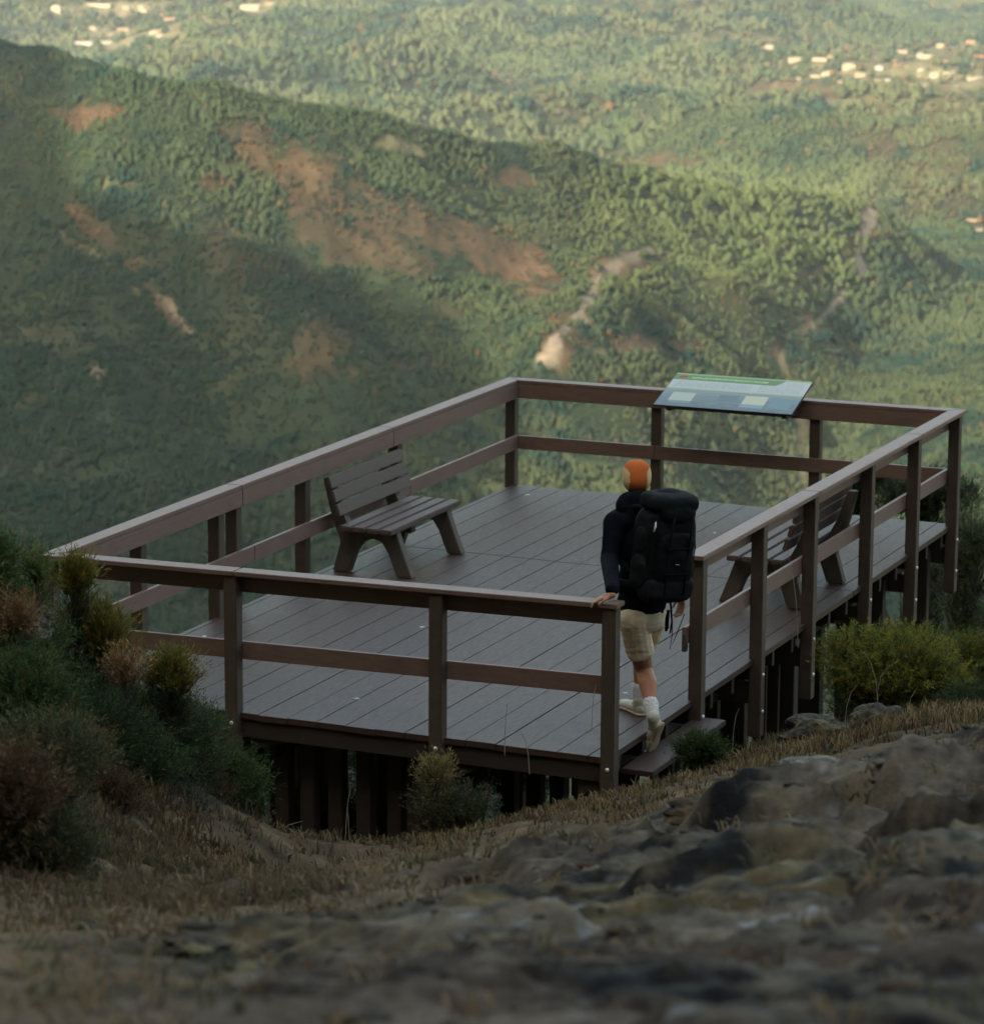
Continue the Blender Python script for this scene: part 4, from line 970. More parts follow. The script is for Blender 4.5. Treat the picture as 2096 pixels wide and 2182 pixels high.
# long single stalks
stk = MB(); R = np.random.default_rng(44)
def stalk(px, py, d, pts, r=.0025):
    P = [J(px+a, py+b, d+c) for a, b, c in pts]; stk.tube(P, [r*1.2]+[r]*(len(P)-2)+[r*.7], 4)
stalk(438, 1570, 21.2, [(-62, 80, 0), (-40, 20, 0), (-15, -8, .0), (50, -18, 0)][:3]+[(52, -20, .0)])
for px, py, l, k in [(395, 1780, 150, 0), (470, 1690, 60, 40), (585, 1790, 40, 60), (1128, 1650, 90, -18), (1075, 1610, 110, 6), (735, 1830, 150, 12), (745, 1840, 120, -6), (1260, 1560, 100, 10), (330, 1600, 80, 30), (130, 1580, 60, 15), (1700, 1380, 210, -26), (1870, 1500, 110, -30), (1930, 1560, 90, 20), (1560, 1600, 90, 14), (1800, 1540, 80, 25), (1870, 1470, 60, 40)]:
    d = 21.4 if px < 1400 else 23.5
    stalk(px, py, d, [(0, 0, 0), (k*.15, -l*.45, .0), (k*.5, -l*.8, 0), (k*1.0, -l, 0)])
o = stk.build('long_grass_stalks', M['grass']); tag(o, 'long pale bent grass stalks standing out of the scrub', 'grass', kind='stuff')
a = o.data.color_attributes.new('Col', 'FLOAT_COLOR', 'POINT'); a.data.foreach_set('color', np.tile([.34, .3, .22, 1], len(o.data.vertices)).astype(np.float32))

# stones
def stone_mesh(name, c, r, seed, m, parent=None, sub=4, flat=.6, rot=0, strat=.25):
    bm = bmesh.new(); bmesh.ops.create_icosphere(bm, subdivisions=sub, radius=1)
    V = np.array([v.co for v in bm.verts]); n = fbm(V[:, 0]*1.6+seed*3.1, V[:, 1]*1.6+V[:, 2]*1.9, 4, seed)
    st = ridged(V[:, 0]*.9+V[:, 2]*2.3+seed, V[:, 1]*.9+V[:, 2]*.6, 4, seed+5)-.6
    k = 1+.45*n+strat*st
    cut = np.clip(np.abs(V@np.array([.6, .3, .74]))-.72, 0, 1); V = V*(k-cut*.8)[:, None]*np.array([r, r*.75, r*flat])
    cr_, sr = math.cos(rot), math.sin(rot); V = np.stack([V[:, 0]*cr_-V[:, 1]*sr, V[:, 0]*sr+V[:, 1]*cr_, V[:, 2]], -1)
    for v, p in zip(bm.verts, V): v.co = p
    me = bpy.data.meshes.new(name); bm.to_mesh(me); bm.free(); me.materials.append(m)
    o = bpy.data.objects.new(name, me); o.location = c; link(o, parent); return o
def rock_mat(name, c1, c2, c3, sc=5):
    m, nt, b = mat(name, c1, .9, .15); n = noise_n(nt, sc, 8, .68); n2 = noise_n(nt, sc*5, 6, .7); n3 = noise_n(nt, sc*.5, 5, .7)
    r = ramp(nt, n.outputs['Fac'], [(.34, c1), (.5, c2), (.6, c3), (.68, c2)]); r2 = ramp(nt, n2.outputs['Fac'], [(.3, (.45,)*3), (.7, (1.45,)*3)])
    c = mix(nt, 1, r.outputs['Color'], r2.outputs['Color'], 'MULTIPLY'); r3 = ramp(nt, n3.outputs['Fac'], [(.45, (1, 1, 1)), (.6, (1.25, 1.05, .55))])
    c = mix(nt, .7, c, r3.outputs['Color'], 'MULTIPLY'); nt.links.new(c, b.inputs['Base Color']); bump(nt, b, n2.outputs['Fac'], .9, .03); return m
M['rock'] = rock_mat('lichen_rock', (.03, .028, .023), (.075, .07, .058), (.14, .135, .115))
M['rockpale'] = rock_mat('pale_rock', (.07, .068, .06), (.16, .155, .14), (.30, .29, .27), 9)
M['rockbrown'] = rock_mat('brown_rock', (.035, .026, .02), (.075, .055, .038), (.11, .085, .06))
RK = [(62,1340,50,19.2,.9,'rockpale','grey splintered rock among the shrubs at the left edge',.5),(98,1308,24,19.3,.8,'rockpale','small bright tip of splintered rock beside the corner post',.2),
 (1760,1570,95,23.6,.5,'rock','grey lichened outcrop in the grass left of the bright bush',.3),(1870,1575,70,23.3,.55,'rock','rounded rock slab with dry grass right of the lichened outcrop',.9),(1600,1590,60,23.2,.45,'rock','low rock shelf in front of the right hand stilts',.1),
 (1500,1655,45,21.6,.4,'rock','flat stone in the dry grass below the small bush',.2),(2060,1520,60,24.6,.6,'rock','grey rock at the right edge under the bright bush',.3),
 (1330,1735,60,16.0,.5,'rock','blurred rock hump in the middle of the foreground ridge',.4),(1080,1800,75,15.2,.5,'rock','blurred grey boulder on the ridge left of centre',.9),(1240,1705,30,19.0,.4,'rockbrown','brown stone lying in the dry grass below the gate post',.1),
 (1500,1690,95,15.0,.35,'rockbrown','brownish reddish slab on the ridge right of centre',.2),(1760,1630,120,14.8,.3,'rockpale','long pale slab edge along the ridge at the right',.42),(1960,1610,120,14.2,.35,'rock','dark ledge at the right end of the ridge',.3),
 (1345,1930,40,10.5,.6,'rockpale','pale upright stone in the blurred foreground right of centre',1.2),(700,1865,40,15.2,.6,'rock','dark stone on the left end of the ridge',.6),(640,1900,26,14.6,.5,'rockpale','small pale stone at the left end of the ridge',.2),
 (210,2010,45,10.5,.5,'rock','dark rock in the blurred lower left',.4),(1060,2010,80,8.6,.4,'rock','grey slab in the blurred foreground centre',.8),(1700,1900,110,9.6,.5,'rock','large dark boulder in the blurred lower right',.5),(420,1990,70,9.8,.4,'rock','low grey boulder in the blurred lower left centre',.1)]
for i, (px, py, r, d, fl, mt, lb, rot) in enumerate(RK):
    p = J(px, py, d); s_, d_ = sd(p); R_ = r*d/FPX; g = float(ground_z(np.array([s_]), np.array([d_]))[0])
    z = g+R_*fl*.1 if px > 130 else p.z
    o = stone_mesh('rock', Vector((p.x, p.y, z)), R_, 11+i*3, M[mt], flat=fl, rot=rot+math.atan2(RH[1], RH[0])); tag(o, lb, 'rock', 'rocks on the slope')
def rubble(name, label, n, region, r0, r1, seed):
    R = np.random.default_rng(seed); s, d = region(R, n); rk = rocky(s, d); keep = R.random(n) < .25+.75*rk; s, d = s[keep], d[keep]; n = len(s)
    z = ground_z(s, d); X, Y = xy(s, d); bm = bmesh.new(); bmesh.ops.create_icosphere(bm, subdivisions=1, radius=1); T = np.array([v.co for v in bm.verts]); TF = np.array([[v.index for v in f_.verts] for f_ in bm.faces]); bm.free()
    k = len(T); r = r0+(r1-r0)*R.random(n)**3; V = T[None]*(.65+.6*R.random((n, k, 1)))*r[:, None, None]*np.array([1.5, .9, .4])
    a = R.random(n)*2*PI; c, s_ = np.cos(a)[:, None], np.sin(a)[:, None]; V = np.stack([V[..., 0]*c-V[..., 1]*s_, V[..., 0]*s_+V[..., 1]*c, V[..., 2]], -1)+np.stack([X, Y, z+r*.05], -1)[:, None]
    cl = np.repeat(pick(R, n, [(5, (.06, .052, .04)), (1, (.1, .09, .075)), (3, (.08, .055, .035)), (3, (.035, .03, .025))]), k, 0)
    F = (np.arange(n)[:, None, None]*k+TF[None]).reshape(-1, 3)
    o = np_mesh(name, V.reshape(-1, 3), F, M['hillside'], col=cl); tag(o, label, 'stones', kind='stuff')
rubble('rubble', 'loose stones and grit scattered over the rocky foreground', 700, reg(-80, 2180, 5.5, 17), .006, .05, 6)
rubble('rubble', 'small stones in the dry grass near the deck', 1500, reg(500, 2150, 17, 26), .008, .05, 7)
# ------------------------------------------------------------------ the hiker
def tb(bm, p, q, r0, r1, k=14, rings=5):
    """tapered capsule as a closed surface"""
    p = Vector(p); q = Vector(q); ax = (q-p); L = ax.length
    if L < 1e-5: ax = Vector((0, 0, 1)); L = 1e-5
    ax.normalize(); u = ax.orthogonal().normalized(); w = ax.cross(u); R_ = []
    prof = [(-r0*math.cos(PI/2*i/rings), r0*math.sin(PI/2*i/rings)) for i in range(rings+1)]+[(L+r1*math.sin(PI/2*i/rings), r1*math.cos(PI/2*i/rings)) for i in range(rings+1)]
    prev = None
    for t, r in prof:
        ring = [bm.verts.new(p+ax*t+(u*math.cos(2*PI*j/k)+w*math.sin(2*PI*j/k))*max(r, 1e-4)) for j in range(k)]
        if prev:
            for j in range(k): bm.faces.new((prev[j], prev[(j+1) % k], ring[(j+1) % k], ring[j]))
        else: bm.faces.new(ring[::-1])
        prev = ring
    bm.faces.new(prev)
def el(bm, c, r, axes=None, p=2.0, k=20):
    """super-ellipsoid, axes = (x,y,z) unit vectors"""
    ax = axes or (Vector((1, 0, 0)), Vector((0, 1, 0)), Vector((0, 0, 1))); c = Vector(c)
    bm2 = bmesh.new(); bmesh.ops.create_uvsphere(bm2, u_segments=k, v_segments=k//2+2, radius=1); m = {}
    for v in bm2.verts:
        co = v.co; s = (abs(co.x)**p+abs(co.y)**p+abs(co.z)**p)**(-1/p); co = co*s
        m[v.index] = bm.verts.new(c+ax[0]*co.x*r[0]+ax[1]*co.y*r[1]+ax[2]*co.z*r[2])
    for f_ in bm2.faces: bm.faces.new([m[v.index] for v in f_.verts])
    bm2.free()
def blob(name, fn, m, parent, vox=.008, smooth=4, org=(0, 0, 0), disp=None, sub=0):
    bm = bmesh.new(); fn(bm); bmesh.ops.recalc_face_normals(bm, faces=bm.faces)
    me = bpy.data.meshes.new(name); bm.to_mesh(me); bm.free()
    o = bpy.data.objects.new(name, me); COL.objects.link(o)
    r = o.modifiers.new('r', 'REMESH'); r.mode = 'VOXEL'; r.voxel_size = vox
    if smooth: s = o.modifiers.new('s', 'SMOOTH'); s.iterations = smooth; s.factor = .5
    dg = bpy.context.evaluated_depsgraph_get(); me2 = bpy.data.meshes.new_from_object(o.evaluated_get(dg)); o.modifiers.clear(); o.data = me2; bpy.data.meshes.remove(me)
    me2.name = name
    if disp:
        V = np.empty(len(me2.vertices)*3, np.float32); me2.vertices.foreach_get('co', V); V = V.reshape(-1, 3); Nn = np.empty(len(V)*3, np.float32); me2.vertices.foreach_get('normal', Nn)
        V = V+Nn.reshape(-1, 3)*disp(V)[:, None]; me2.vertices.foreach_set('co', V.astype(np.float32).ravel())
    me2.polygons.foreach_set('use_smooth', np.ones(len(me2.polygons), bool)); me2.materials.clear(); me2.materials.append(m); me2.update()
    me2.transform(Matrix.Translation(-Vector(org))); o.parent = parent
    return o
def cloth(name, base, rough=.85, sc=180, dark=.8, sheen=.2):
    m, nt, b = mat(name, base, rough, .2); n = noise_n(nt, sc, 3, .6); n2 = noise_n(nt, 7, 4, .6)
    r = ramp(nt, n.outputs['Fac'], [(.3, (dark,)*3), (.7, (2-dark,)*3)]); r2 = ramp(nt, n2.outputs['Fac'], [(.3, (.88,)*3), (.7, (1.1,)*3)])
    c = mix(nt, 1, base, r.outputs['Color'], 'MULTIPLY'); c = mix(nt, 1, c, r2.outputs['Color'], 'MULTIPLY'); nt.links.new(c, b.inputs['Base Color']); b.inputs['Sheen Weight'].default_value = 0; b.inputs['Specular IOR Level'].default_value = .08 if max(base) < .02 else .2
    bump(nt, b, n2.outputs['Fac'], .3, .01); return m
M['skin'] = cloth('skin', (.40, .19, .115), .5, 60, .95, 0); M['skin'].node_tree.nodes['Principled BSDF'].inputs['Subsurface Weight'].default_value = .08
M['skin'].node_tree.nodes['Principled BSDF'].inputs['Subsurface Radius'].default_value = (.02, .008, .005)
M['jacket'] = cloth('navy_black_fleece', (.0045, .005, .0085), .95, 120, .8, .1); M['short'] = cloth('khaki_cotton', (.74, .61, .43), .85); M['sock'] = cloth('white_ribbed_sock', (.62, .61, .6), .9)
M['shoe'] = cloth('cream_shoe', (.52, .49, .39), .7, 60, .9); M['sole'] = cloth('tan_sole', (.40, .32, .22), .8, 60, .9); M['beanie'] = cloth('orange_knit', (.52, .13, .03), .9, 220); M['beanie2'] = cloth('cream_knit', (.66, .48, .25), .9, 220)
M['pack'] = cloth('black_pack_fabric', (.0055, .006, .008), .7, 200, .85, .05); M['pack2'] = cloth('charcoal_pack_pocket', (.008, .009, .01), .75, 200, .85, .05); M['strap'] = cloth('black_webbing', (.005, .005, .006), .75); M['hair'] = cloth('dark_hair', (.02, .014, .01), .7)

PF = (-FH*0+FH*math.cos(math.radians(34))-RH*math.sin(math.radians(34))); Fw = Vector((PF[0], PF[1], 0)); Lf = Vector((-PF[1], PF[0], 0)); UP = Vector((0, 0, 1))
hipc = J(1366, 1312, 22.84); hipL = J(1349, 1322, 22.76); hipR = J(1392, 1320, 22.93)
kneL = J(1371, 1424, 22.98); ankL = J(1391, 1527, 22.68)
kneR = J(1366, 1390, 23.28); ankR = J(1362, 1492, 23.22)
chest = J(1366, 1165, 22.93); neck = J(1354, 1086, 23.0); head = J(1356, 1024, 23.05)
shL = J(1308, 1112, 22.84); elL = J(1298, 1196, 22.66); wrL = J(1289, 1262, 22.33); haL = J(1287, 1276, 22.22)
shR = J(1420, 1112, 23.08); elR = J(1449, 1200, 23.0); wrR = J(1453, 1268, 22.95)
for a_, b_, n_ in ((hipL, kneL, 'thighL'), (kneL, ankL, 'shinL'), (hipR, kneR, 'thighR'), (kneR, ankR, 'shinR'), (shL, elL, 'uaL'), (elL, wrL, 'faL'), (wrL, haL, 'handL'), (shR, elR, 'uaR'), (elR, wrR, 'faR'), (hipc, neck, 'torso')): print('LEN', n_, round((a_-b_).length, 3))
toeL = J(1388, 1606, 22.80); heelL = J(1414, 1560, 22.58); ballL = J(1390, 1592, 22.74)
print('toeL', toeL, 'head', head, 'cap', hz_(haL.x, haL.y), haL)
person = empty('person', (hipc.x, hipc.y, -.15), 'person in orange beanie, black jacket and khaki shorts stepping up onto the deck', 'person')
PL = Vector(person.location)
hf = (Fw*.94-UP*.34).normalized(); hfh = (FH[0], FH[1]); a20 = math.radians(5); hd = Vector((FH[0]*math.cos(a20)-RH[0]*math.sin(a20), FH[1]*math.cos(a20)-RH[1]*math.sin(a20), 0)); hl = Vector((-hd.y, hd.x, 0))
tl = math.radians(18); hfw = (hd*math.cos(tl)-UP*math.sin(tl)); hup = (UP*math.cos(tl)+hd*math.sin(tl))
def hand(bm, wr, d, side, palm, curl=.5, sp=1.0):
    """d finger direction, side towards thumb, palm = palm normal; palm wedge and five bent fingers"""
    d = d.normalized(); side = (side-d*side.dot(d)).normalized(); palm = d.cross(side)*(1 if d.cross(side).dot(palm) > 0 else -1)
    el(bm, wr+d*.045, (.05, .038, .014), (d, side, palm), 2.6, 16)
    tb(bm, wr-d*.02, wr+d*.03, .024, .024)
    for i, (o, l) in enumerate(((.030, .068), (.010, .078), (-.010, .072), (-.029, .056))):
        b = wr+d*.085+side*o; c = curl*(1+.15*i); d1 = (d*math.cos(c*.5)+palm*math.sin(c*.5)+side*o*1.6*sp).normalized(); d2 = (d*math.cos(c*1.3)+palm*math.sin(c*1.3)+side*o*1.2*sp).normalized(); d3 = (d*math.cos(c*1.9)+palm*math.sin(c*1.9)).normalized()
        p1 = b+d1*l*.45; p2 = p1+d2*l*.32; p3 = p2+d3*l*.23
        tb(bm, b-d*.02, p1, .0095, .0088, 10, 3); tb(bm, p1, p2, .0088, .008, 10, 3); tb(bm, p2, p3, .008, .0068, 10, 3)
    t0 = wr+d*.02+side*.026; t1 = t0+(side*.75+d*.6+palm*.15).normalized()*.035; t2 = t1+(side*.25+d*.95+palm*.3).normalized()*.03; t3 = t2+(d*.9+palm*.45-side*.05).normalized()*.024
    tb(bm, t0, t1, .014, .011, 10, 3); tb(bm, t1, t2, .011, .0098, 10, 3); tb(bm, t2, t3, .0098, .0085, 10, 3)
def leg(bm, h, k, a, g=1.0, e=0):
    cal = k.lerp(a, .32); bk = -(k-h).cross(Vector((0, 0, 1))).cross(k-h).normalized()
    back = Vector((-Fw.x, -Fw.y, 0))
    tb(bm, h, h.lerp(k, .5), .088*g+e, .08*g+e); tb(bm, h.lerp(k, .5), k, .08*g+e, .066*g+e); tb(bm, k, k+back*-.006, .066*g+e, .062*g+e)
    tb(bm, k, cal+back*.018, .06*g+e, .067*g+e); tb(bm, cal+back*.018, k.lerp(a, .72), .067*g+e, .044*g+e); tb(bm, k.lerp(a, .72), a, .044*g+e, .036*g+e)
def body(bm):
    leg(bm, hipL, kneL, ankL); leg(bm, hipR, kneR, ankR)
    for a_, t_ in ((ankL, ankL+(toeL-ankL)*.35), (ankR, ankR+(J(1334, 1507, 23.33)-ankR)*.3)): tb(bm, a_, t_, .03, .02)
    up = (chest-hipc).normalized(); ax = (Lf, Fw, UP)
    el(bm, hipc+UP*.02, (.165, .115, .13), ax); el(bm, hipc.lerp(chest, .5), (.145, .105, .16), ax); el(bm, chest, (.17, .115, .18), ax); tb(bm, shL, shR, .06, .06); tb(bm, chest+UP*.1, neck, .08, .06)
    tb(bm, neck, head-hup*.04, .058, .055)
    for s_, e_, w_ in ((shL, elL, wrL), (shR, elR, wrR)): tb(bm, s_, e_, .054, .041); tb(bm, e_, e_.lerp(w_, .35), .041, .042); tb(bm, e_.lerp(w_, .35), w_, .042, .026)
    # head with face
    H = head; el(bm, H+hup*.025-hfw*.012, (.077, .096, .1), (hl, hfw, hup)); el(bm, H-hup*.045+hfw*.03, (.058, .062, .072), (hl, hfw, hup))
    tb(bm, H-hup*.105+hfw*.062, H-hup*.1+hfw*.07, .022, .02, 10, 3)          # chin
    tb(bm, H+hup*.015+hfw*.088, H-hup*.028+hfw*.112, .009, .014, 10, 3)      # nose
    tb(bm, H-hup*.06+hfw*.088-hl*.02, H-hup*.06+hfw*.088+hl*.02, .007, .007, 8, 3); tb(bm, H-hup*.07+hfw*.086-hl*.016, H-hup*.07+hfw*.086+hl*.016, .008, .008, 8, 3)
    for sg in (-1, 1):
        tb(bm, H+hup*.022+hfw*.084+hl*.012*sg, H+hup*.024+hfw*.076+hl*.048*sg, .008, .006, 8, 3)
        el(bm, H-hup*.012-hfw*.0+hl*.08*sg, (.009, .018, .032), (hl, hfw, hup), 2, 12)
    hand(bm, haL, Vector((-.80, -.42, -.26)), Vector((.42, -.80, 0)), Vector((0, 0, -1)), .5)
    hand(bm, wrR+Vector((0, 0, -.02)), Vector((-.02, .02, -1))+Fw*.12, Fw, Lf, .55, 1.2)
RV = Vector((CR[0], CR[1], 0)).normalized()
# left hand rests on the rail cap: put it exactly there
haL = Vector((haL.x, haL.y, 0)); capx = onz(1299, 1268, 1.15); haL = Vector((capx.x, capx.y, 1.145)); wrL = haL+Vector((.012, .02, .035)); elL = J(1298, 1192, 22.72)
print('hand at', haL, (elL-wrL).length, (shL-elL).length)
bo = blob('body', body, M['skin'], person, .0055, 5, PL)
# eyes of the face
for sg in (-1, 1):
    e_ = head+hup*.004+hfw*.078+hl*.031*sg-PL
    MB().dome(e_, .012, .008, hfw, 12, 4).build('eye', mat('eye_white', (.7, .68, .65), .3)[0], person, smooth=True)
def jac(bm):
    ax = (Lf, Fw, UP); e = .022
    hem = hipc+UP*.03
    el(bm, hem+UP*.06, (.178, .135, .115), ax, 2.6); el(bm, hipc.lerp(chest, .45)+UP*.02, (.172, .135, .2), ax, 2.3); el(bm, chest, (.195, .14, .2), ax, 2.2)
    tb(bm, shL-UP*.02+RV*.012, shR-UP*.02-RV*.012, .076, .076); tb(bm, chest+UP*.12, neck+UP*.0, .12, .085)
    # arms with loose sleeves
    for s_, e_, w_ in ((shL, elL, wrL), (shR, elR, wrR)):
        w2 = e_.lerp(w_, .97); tb(bm, s_, e_, .071, .060); tb(bm, e_, e_.lerp(w2, .6), .060, .053); tb(bm, e_.lerp(w2, .6), w2, .053, .045)
    # hood bunched behind the neck
    c = neck-hd*.02+UP*.01
    for i in range(9):
        a_ = PI*(i/8)*1.15-.12; p = c+hl*(.10*math.cos(a_))-hd*(.085*math.sin(a_))+UP*(.0+.035*math.sin(a_)); q_ = p+UP*.03+hd*.01; tb(bm, p, q_, .042, .03)
    tb(bm, c-hd*.06-UP*.03, c-hd*.045+UP*.065, .095, .078); tb(bm, c-hl*.05, c+hl*.05+UP*.03, .09, .09)
def wr_fn(V):
    return .006*ridged(V[:, 2]*9+V[:, 0]*4, V[:, 0]*7-V[:, 1]*5, 3, 5).astype(np.float32)+.004*fbm(V[:, 0]*18, V[:, 2]*22, 2, 6)
blob('jacket', jac, M['jacket'], person, .008, 16, PL, wr_fn)
def shr(bm):
    ax = (Lf, Fw, UP); el(bm, hipc+UP*.0, (.178, .13, .13), ax, 2.6); 
    hp = hipL.lerp(kneL, .62); tb(bm, hipL+UP*.02, hp, .108, .102); 
    hq = hipR.lerp(kneR, .60); tb(bm, hipR+UP*.02, hq, .1, .094)
def sh_d(V):
    return .006*(ridged(V[:, 2]*14-V[:, 0]*5, V[:, 0]*4+V[:, 1]*6, 3, 15)-.5)+.004*fbm(V[:, 2]*30, V[:, 0]*20, 2, 9)
so = blob('shorts', shr, M['short'], person, .007, 3, PL, sh_d)
# flat open hems: cut the leg ends square
bm = bmesh.new(); bm.from_mesh(so.data)
for h_, k_, t in ((hipL, kneL, .66), (hipR, kneR, .64)):
    c = h_.lerp(k_, t)-PL; n = (k_-h_).normalized(); 
    kill = [v for v in bm.verts if (v.co-c).dot(n) > .0 and ((v.co-c)-n*(v.co-c).dot(n)).length < .13 and (v.co-c).dot(n) < .15]
    for v in kill: v.co = v.co-n*(v.co-c).dot(n)
bm.to_mesh(so.data); bm.free()
for a_, k_, in ((ankL, kneL), (ankR, kneR)):
    blob('sock', lambda bm: (tb(bm, a_-UP*.01, a_.lerp(k_, .27), .044, .056),), M['sock'], person, .005, 2, PL, lambda V: .002*np.sin(V[:, 2]*0+np.arctan2(V[:, 1]-a_.y, V[:, 0]-a_.x)*22))
def shoe(ank, heel, toe, up, nm):
    ax = (toe-heel).normalized(); L = (toe-heel).length; up = (up-ax*up.dot(ax)).normalized(); sd_ = ax.cross(up)
    def f_(bm):
        el(bm, heel+ax*.055+up*.045, (.062, .040, .042), (ax, sd_, up), 2.5); el(bm, heel+ax*L*.5+up*.038, (.085, .043, .034), (ax, sd_, up), 2.5); el(bm, heel+ax*(L-.06)+up*.03, (.068, .05, .03), (ax, sd_, up), 2.4)
        tb(bm, heel+ax*.06+up*.05, ank, .044, .047); el(bm, heel+ax*.09+up*.07, (.05, .03, .03), (ax, sd_, up), 2)
    blob(nm, f_, M['shoe'], person, .006, 3, PL)
    def g_(bm):
        el(bm, heel+ax*.06+up*.006, (.066, .042, .014), (ax, sd_, up), 4); el(bm, heel+ax*L*.5+up*.006, (.085, .042, .013), (ax, sd_, up), 4); el(bm, heel+ax*(L-.065)+up*.006, (.072, .053, .014), (ax, sd_, up), 4)
    o = blob('sole', g_, M['sole'], None, .006, 2, PL); o.parent = person
heelL2 = ankL-UP*.03-Fw*.045+RV*.04; toeL2 = Vector((toeL.x, toeL.y, -.145))
ax = (toeL2-heelL2).normalized(); heelL2 = toeL2-ax*.28
shoe(ankL+UP*.0, heelL2, toeL2, Fw*.9+UP*.45-RV*.35, 'shoe')
hR = onz(1366, 1524, .006); tR = onz(1316, 1500, .006); axr = (tR-hR).normalized()
tR = hR+axr*.285; shoe(ankR, hR-axr*.02, tR, UP, 'shoe')
print('shoe', heelL2, toeL2, (ankL-heelL2).length, hR, tR, ankR)
# beanie: orange with cream side panels
def bean(bm):
    H = head; el(bm, H+hup*.03-hfw*.014, (.095, .106, .108), (hl, hfw, hup), 2.5, 36)
bb = blob('beanie', bean, M['beanie'], person, .005, 2, PL)
bm = bmesh.new(); bm.from_mesh(bb.data); Hc = head-PL
kl = [v for v in bm.verts if (v.co-Hc).dot(hup) < -.062-.3*(v.co-Hc).dot(-hfw)+.0]
bmesh.ops.delete(bm, geom=kl, context='VERTS'); bm.to_mesh(bb.data); bm.free()
bb.data.materials.append(M['beanie2'])
for p_ in bb.data.polygons:
    c = Vector(p_.center)-Hc; x = abs(c.dot(hl)); z = c.dot(hup)
    if x > .058+.05*max(0, z-.045)/.08 and z < .11: p_.material_index = 1
sm = bb.modifiers.new('t', 'SOLIDIFY'); sm.thickness = .006; sm.offset = 1
def hair(bm): el(bm, head-hup*.06-hfw*.02, (.068, .05, .05), (hl, hfw, hup))
blob('hair', hair, M['hair'], person, .006, 2, PL)

# backpack
bk = -Fw
pc = J(1413, 1166, 22.68)           # centre of the main sack
pu = (UP+RV*.10).normalized(); pl = (Lf-pu*Lf.dot(pu)).normalized(); pf = pl.cross(pu)*-1
if pf.dot(Fw) < 0: pf = -pf
PK = empty('backpack', pc-pu*.36, 'large black trekking backpack with lid and side straps carried on the hiker\'s back', 'backpack'); PO2 = Vector(PK.location)
def sack(bm):
    el(bm, pc-pu*.02, (.205, .145, .33), (pl, pf, pu), 4.2, 30); el(bm, pc-pu*.24, (.17, .13, .1), (pl, pf, pu), 3, 24); el(bm, pc+pu*.16, (.165, .125, .14), (pl, pf, pu), 3)
def pk_d(V): return (.010*fbm(V[:, 0]*8, V[:, 2]*9+V[:, 1]*5, 3, 33)+.006*(ridged(V[:, 2]*11, V[:, 0]*5, 2, 34)-.5)).astype(np.float32)
blob('main_sack', sack, M['pack'], PK, .008, 4, PO2, pk_d)
def lid(bm):
    el(bm, pc+pu*.325-pf*.01, (.197, .15, .07), (pl, pf, pu), 3.6, 26); el(bm, pc+pu*.27-pf*.12, (.15, .05, .07), (pl, pf, pu), 2.5); el(bm, pc+pu*.34+pf*.02, (.13, .11, .07), (pl, pf, pu), 2.3)
blob('lid', lid, M['pack2'], PK, .008, 4, PO2, pk_d)
def fpock(bm): el(bm, pc-pu*.07-pf*.125, (.16, .05, .21), (pl, pf, pu), 4, 24); el(bm, pc-pu*.02-pf*.15, (.09, .03, .1), (pl, pf, pu), 2.6)
blob('front_pocket', fpock, M['pack'], PK, .008, 4, PO2, pk_d)
def bpock(bm): el(bm, pc-pu*.27-pf*.075, (.205, .105, .10), (pl, pf, pu), 3.6, 24)
blob('bottom_pocket', bpock, M['pack2'], PK, .008, 4, PO2, pk_d)
for sg in (-1, 1):
    blob('side_pocket', lambda bm: (el(bm, pc-pu*.16+pl*.19*sg-pf*.01, (.04, .09, .12), (pl, pf, pu), 2.8, 20), el(bm, pc+pu*.06+pl*.19*sg, (.028, .07, .1), (pl, pf, pu), 2.5)), M['pack2'], PK, .007, 3, PO2, pk_d)
    blob('hip_belt', lambda bm: (tb(bm, pc-pu*.29+pl*.13*sg+pf*.06, pc-pu*.30+pl*.20*sg+pf*.16, .045, .04), tb(bm, pc-pu*.30+pl*.20*sg+pf*.16, pc-pu*.32+pl*.12*sg+pf*.32, .04, .03)), M['strap'], PK, .008, 3, PO2)
    MB().tube([pc+pu*.26+pl*.09*sg+pf*.1-PO2, neck+Lf*.09*sg+UP*.035-Fw*.02-PO2, neck+Lf*.12*sg+Fw*.1-UP*.03-PO2, chest+Lf*.13*sg+Fw*.15-PO2, pc-pu*.2+pl*.18*sg+pf*.12-PO2], [.016, .026, .026, .02, .012], 8).build('shoulder_strap', M['strap'], PK, smooth=True)
def strap(pts, w=.008, nm='strap', m='strap', r=None):
    MB().tube([Vector(p)-PO2 for p in pts], w if r is None else r, 5).build(nm, M[m], PK, smooth=True)
q = lambda a, b, c: pc+pl*a+pf*b+pu*c
strap([q(.08, -.185, .25), q(.085, -.18, .1), q(.085, -.17, -.1), q(.08, -.18, -.3), q(.085, -.18, -.42)]); strap([q(-.08, -.185, .25), q(-.085, -.18, .1), q(-.085, -.17, -.1), q(-.08, -.18, -.3)])
strap([q(.19, -.06, .2), q(.195, -.1, .02), q(.2, -.08, -.2)], .005); strap([q(-.19, -.06, .2), q(-.2, -.1, .02), q(-.2, -.08, -.24)], .005)
strap([q(.17, -.08, .06), q(.1, -.18, .03), q(-.1, -.18, .03), q(-.17, -.08, .06)], .005)
strap([q(.17, -.09, -.14), q(.1, -.18, -.15), q(-.1, -.18, -.15), q(-.17, -.09, -.14)], .005)
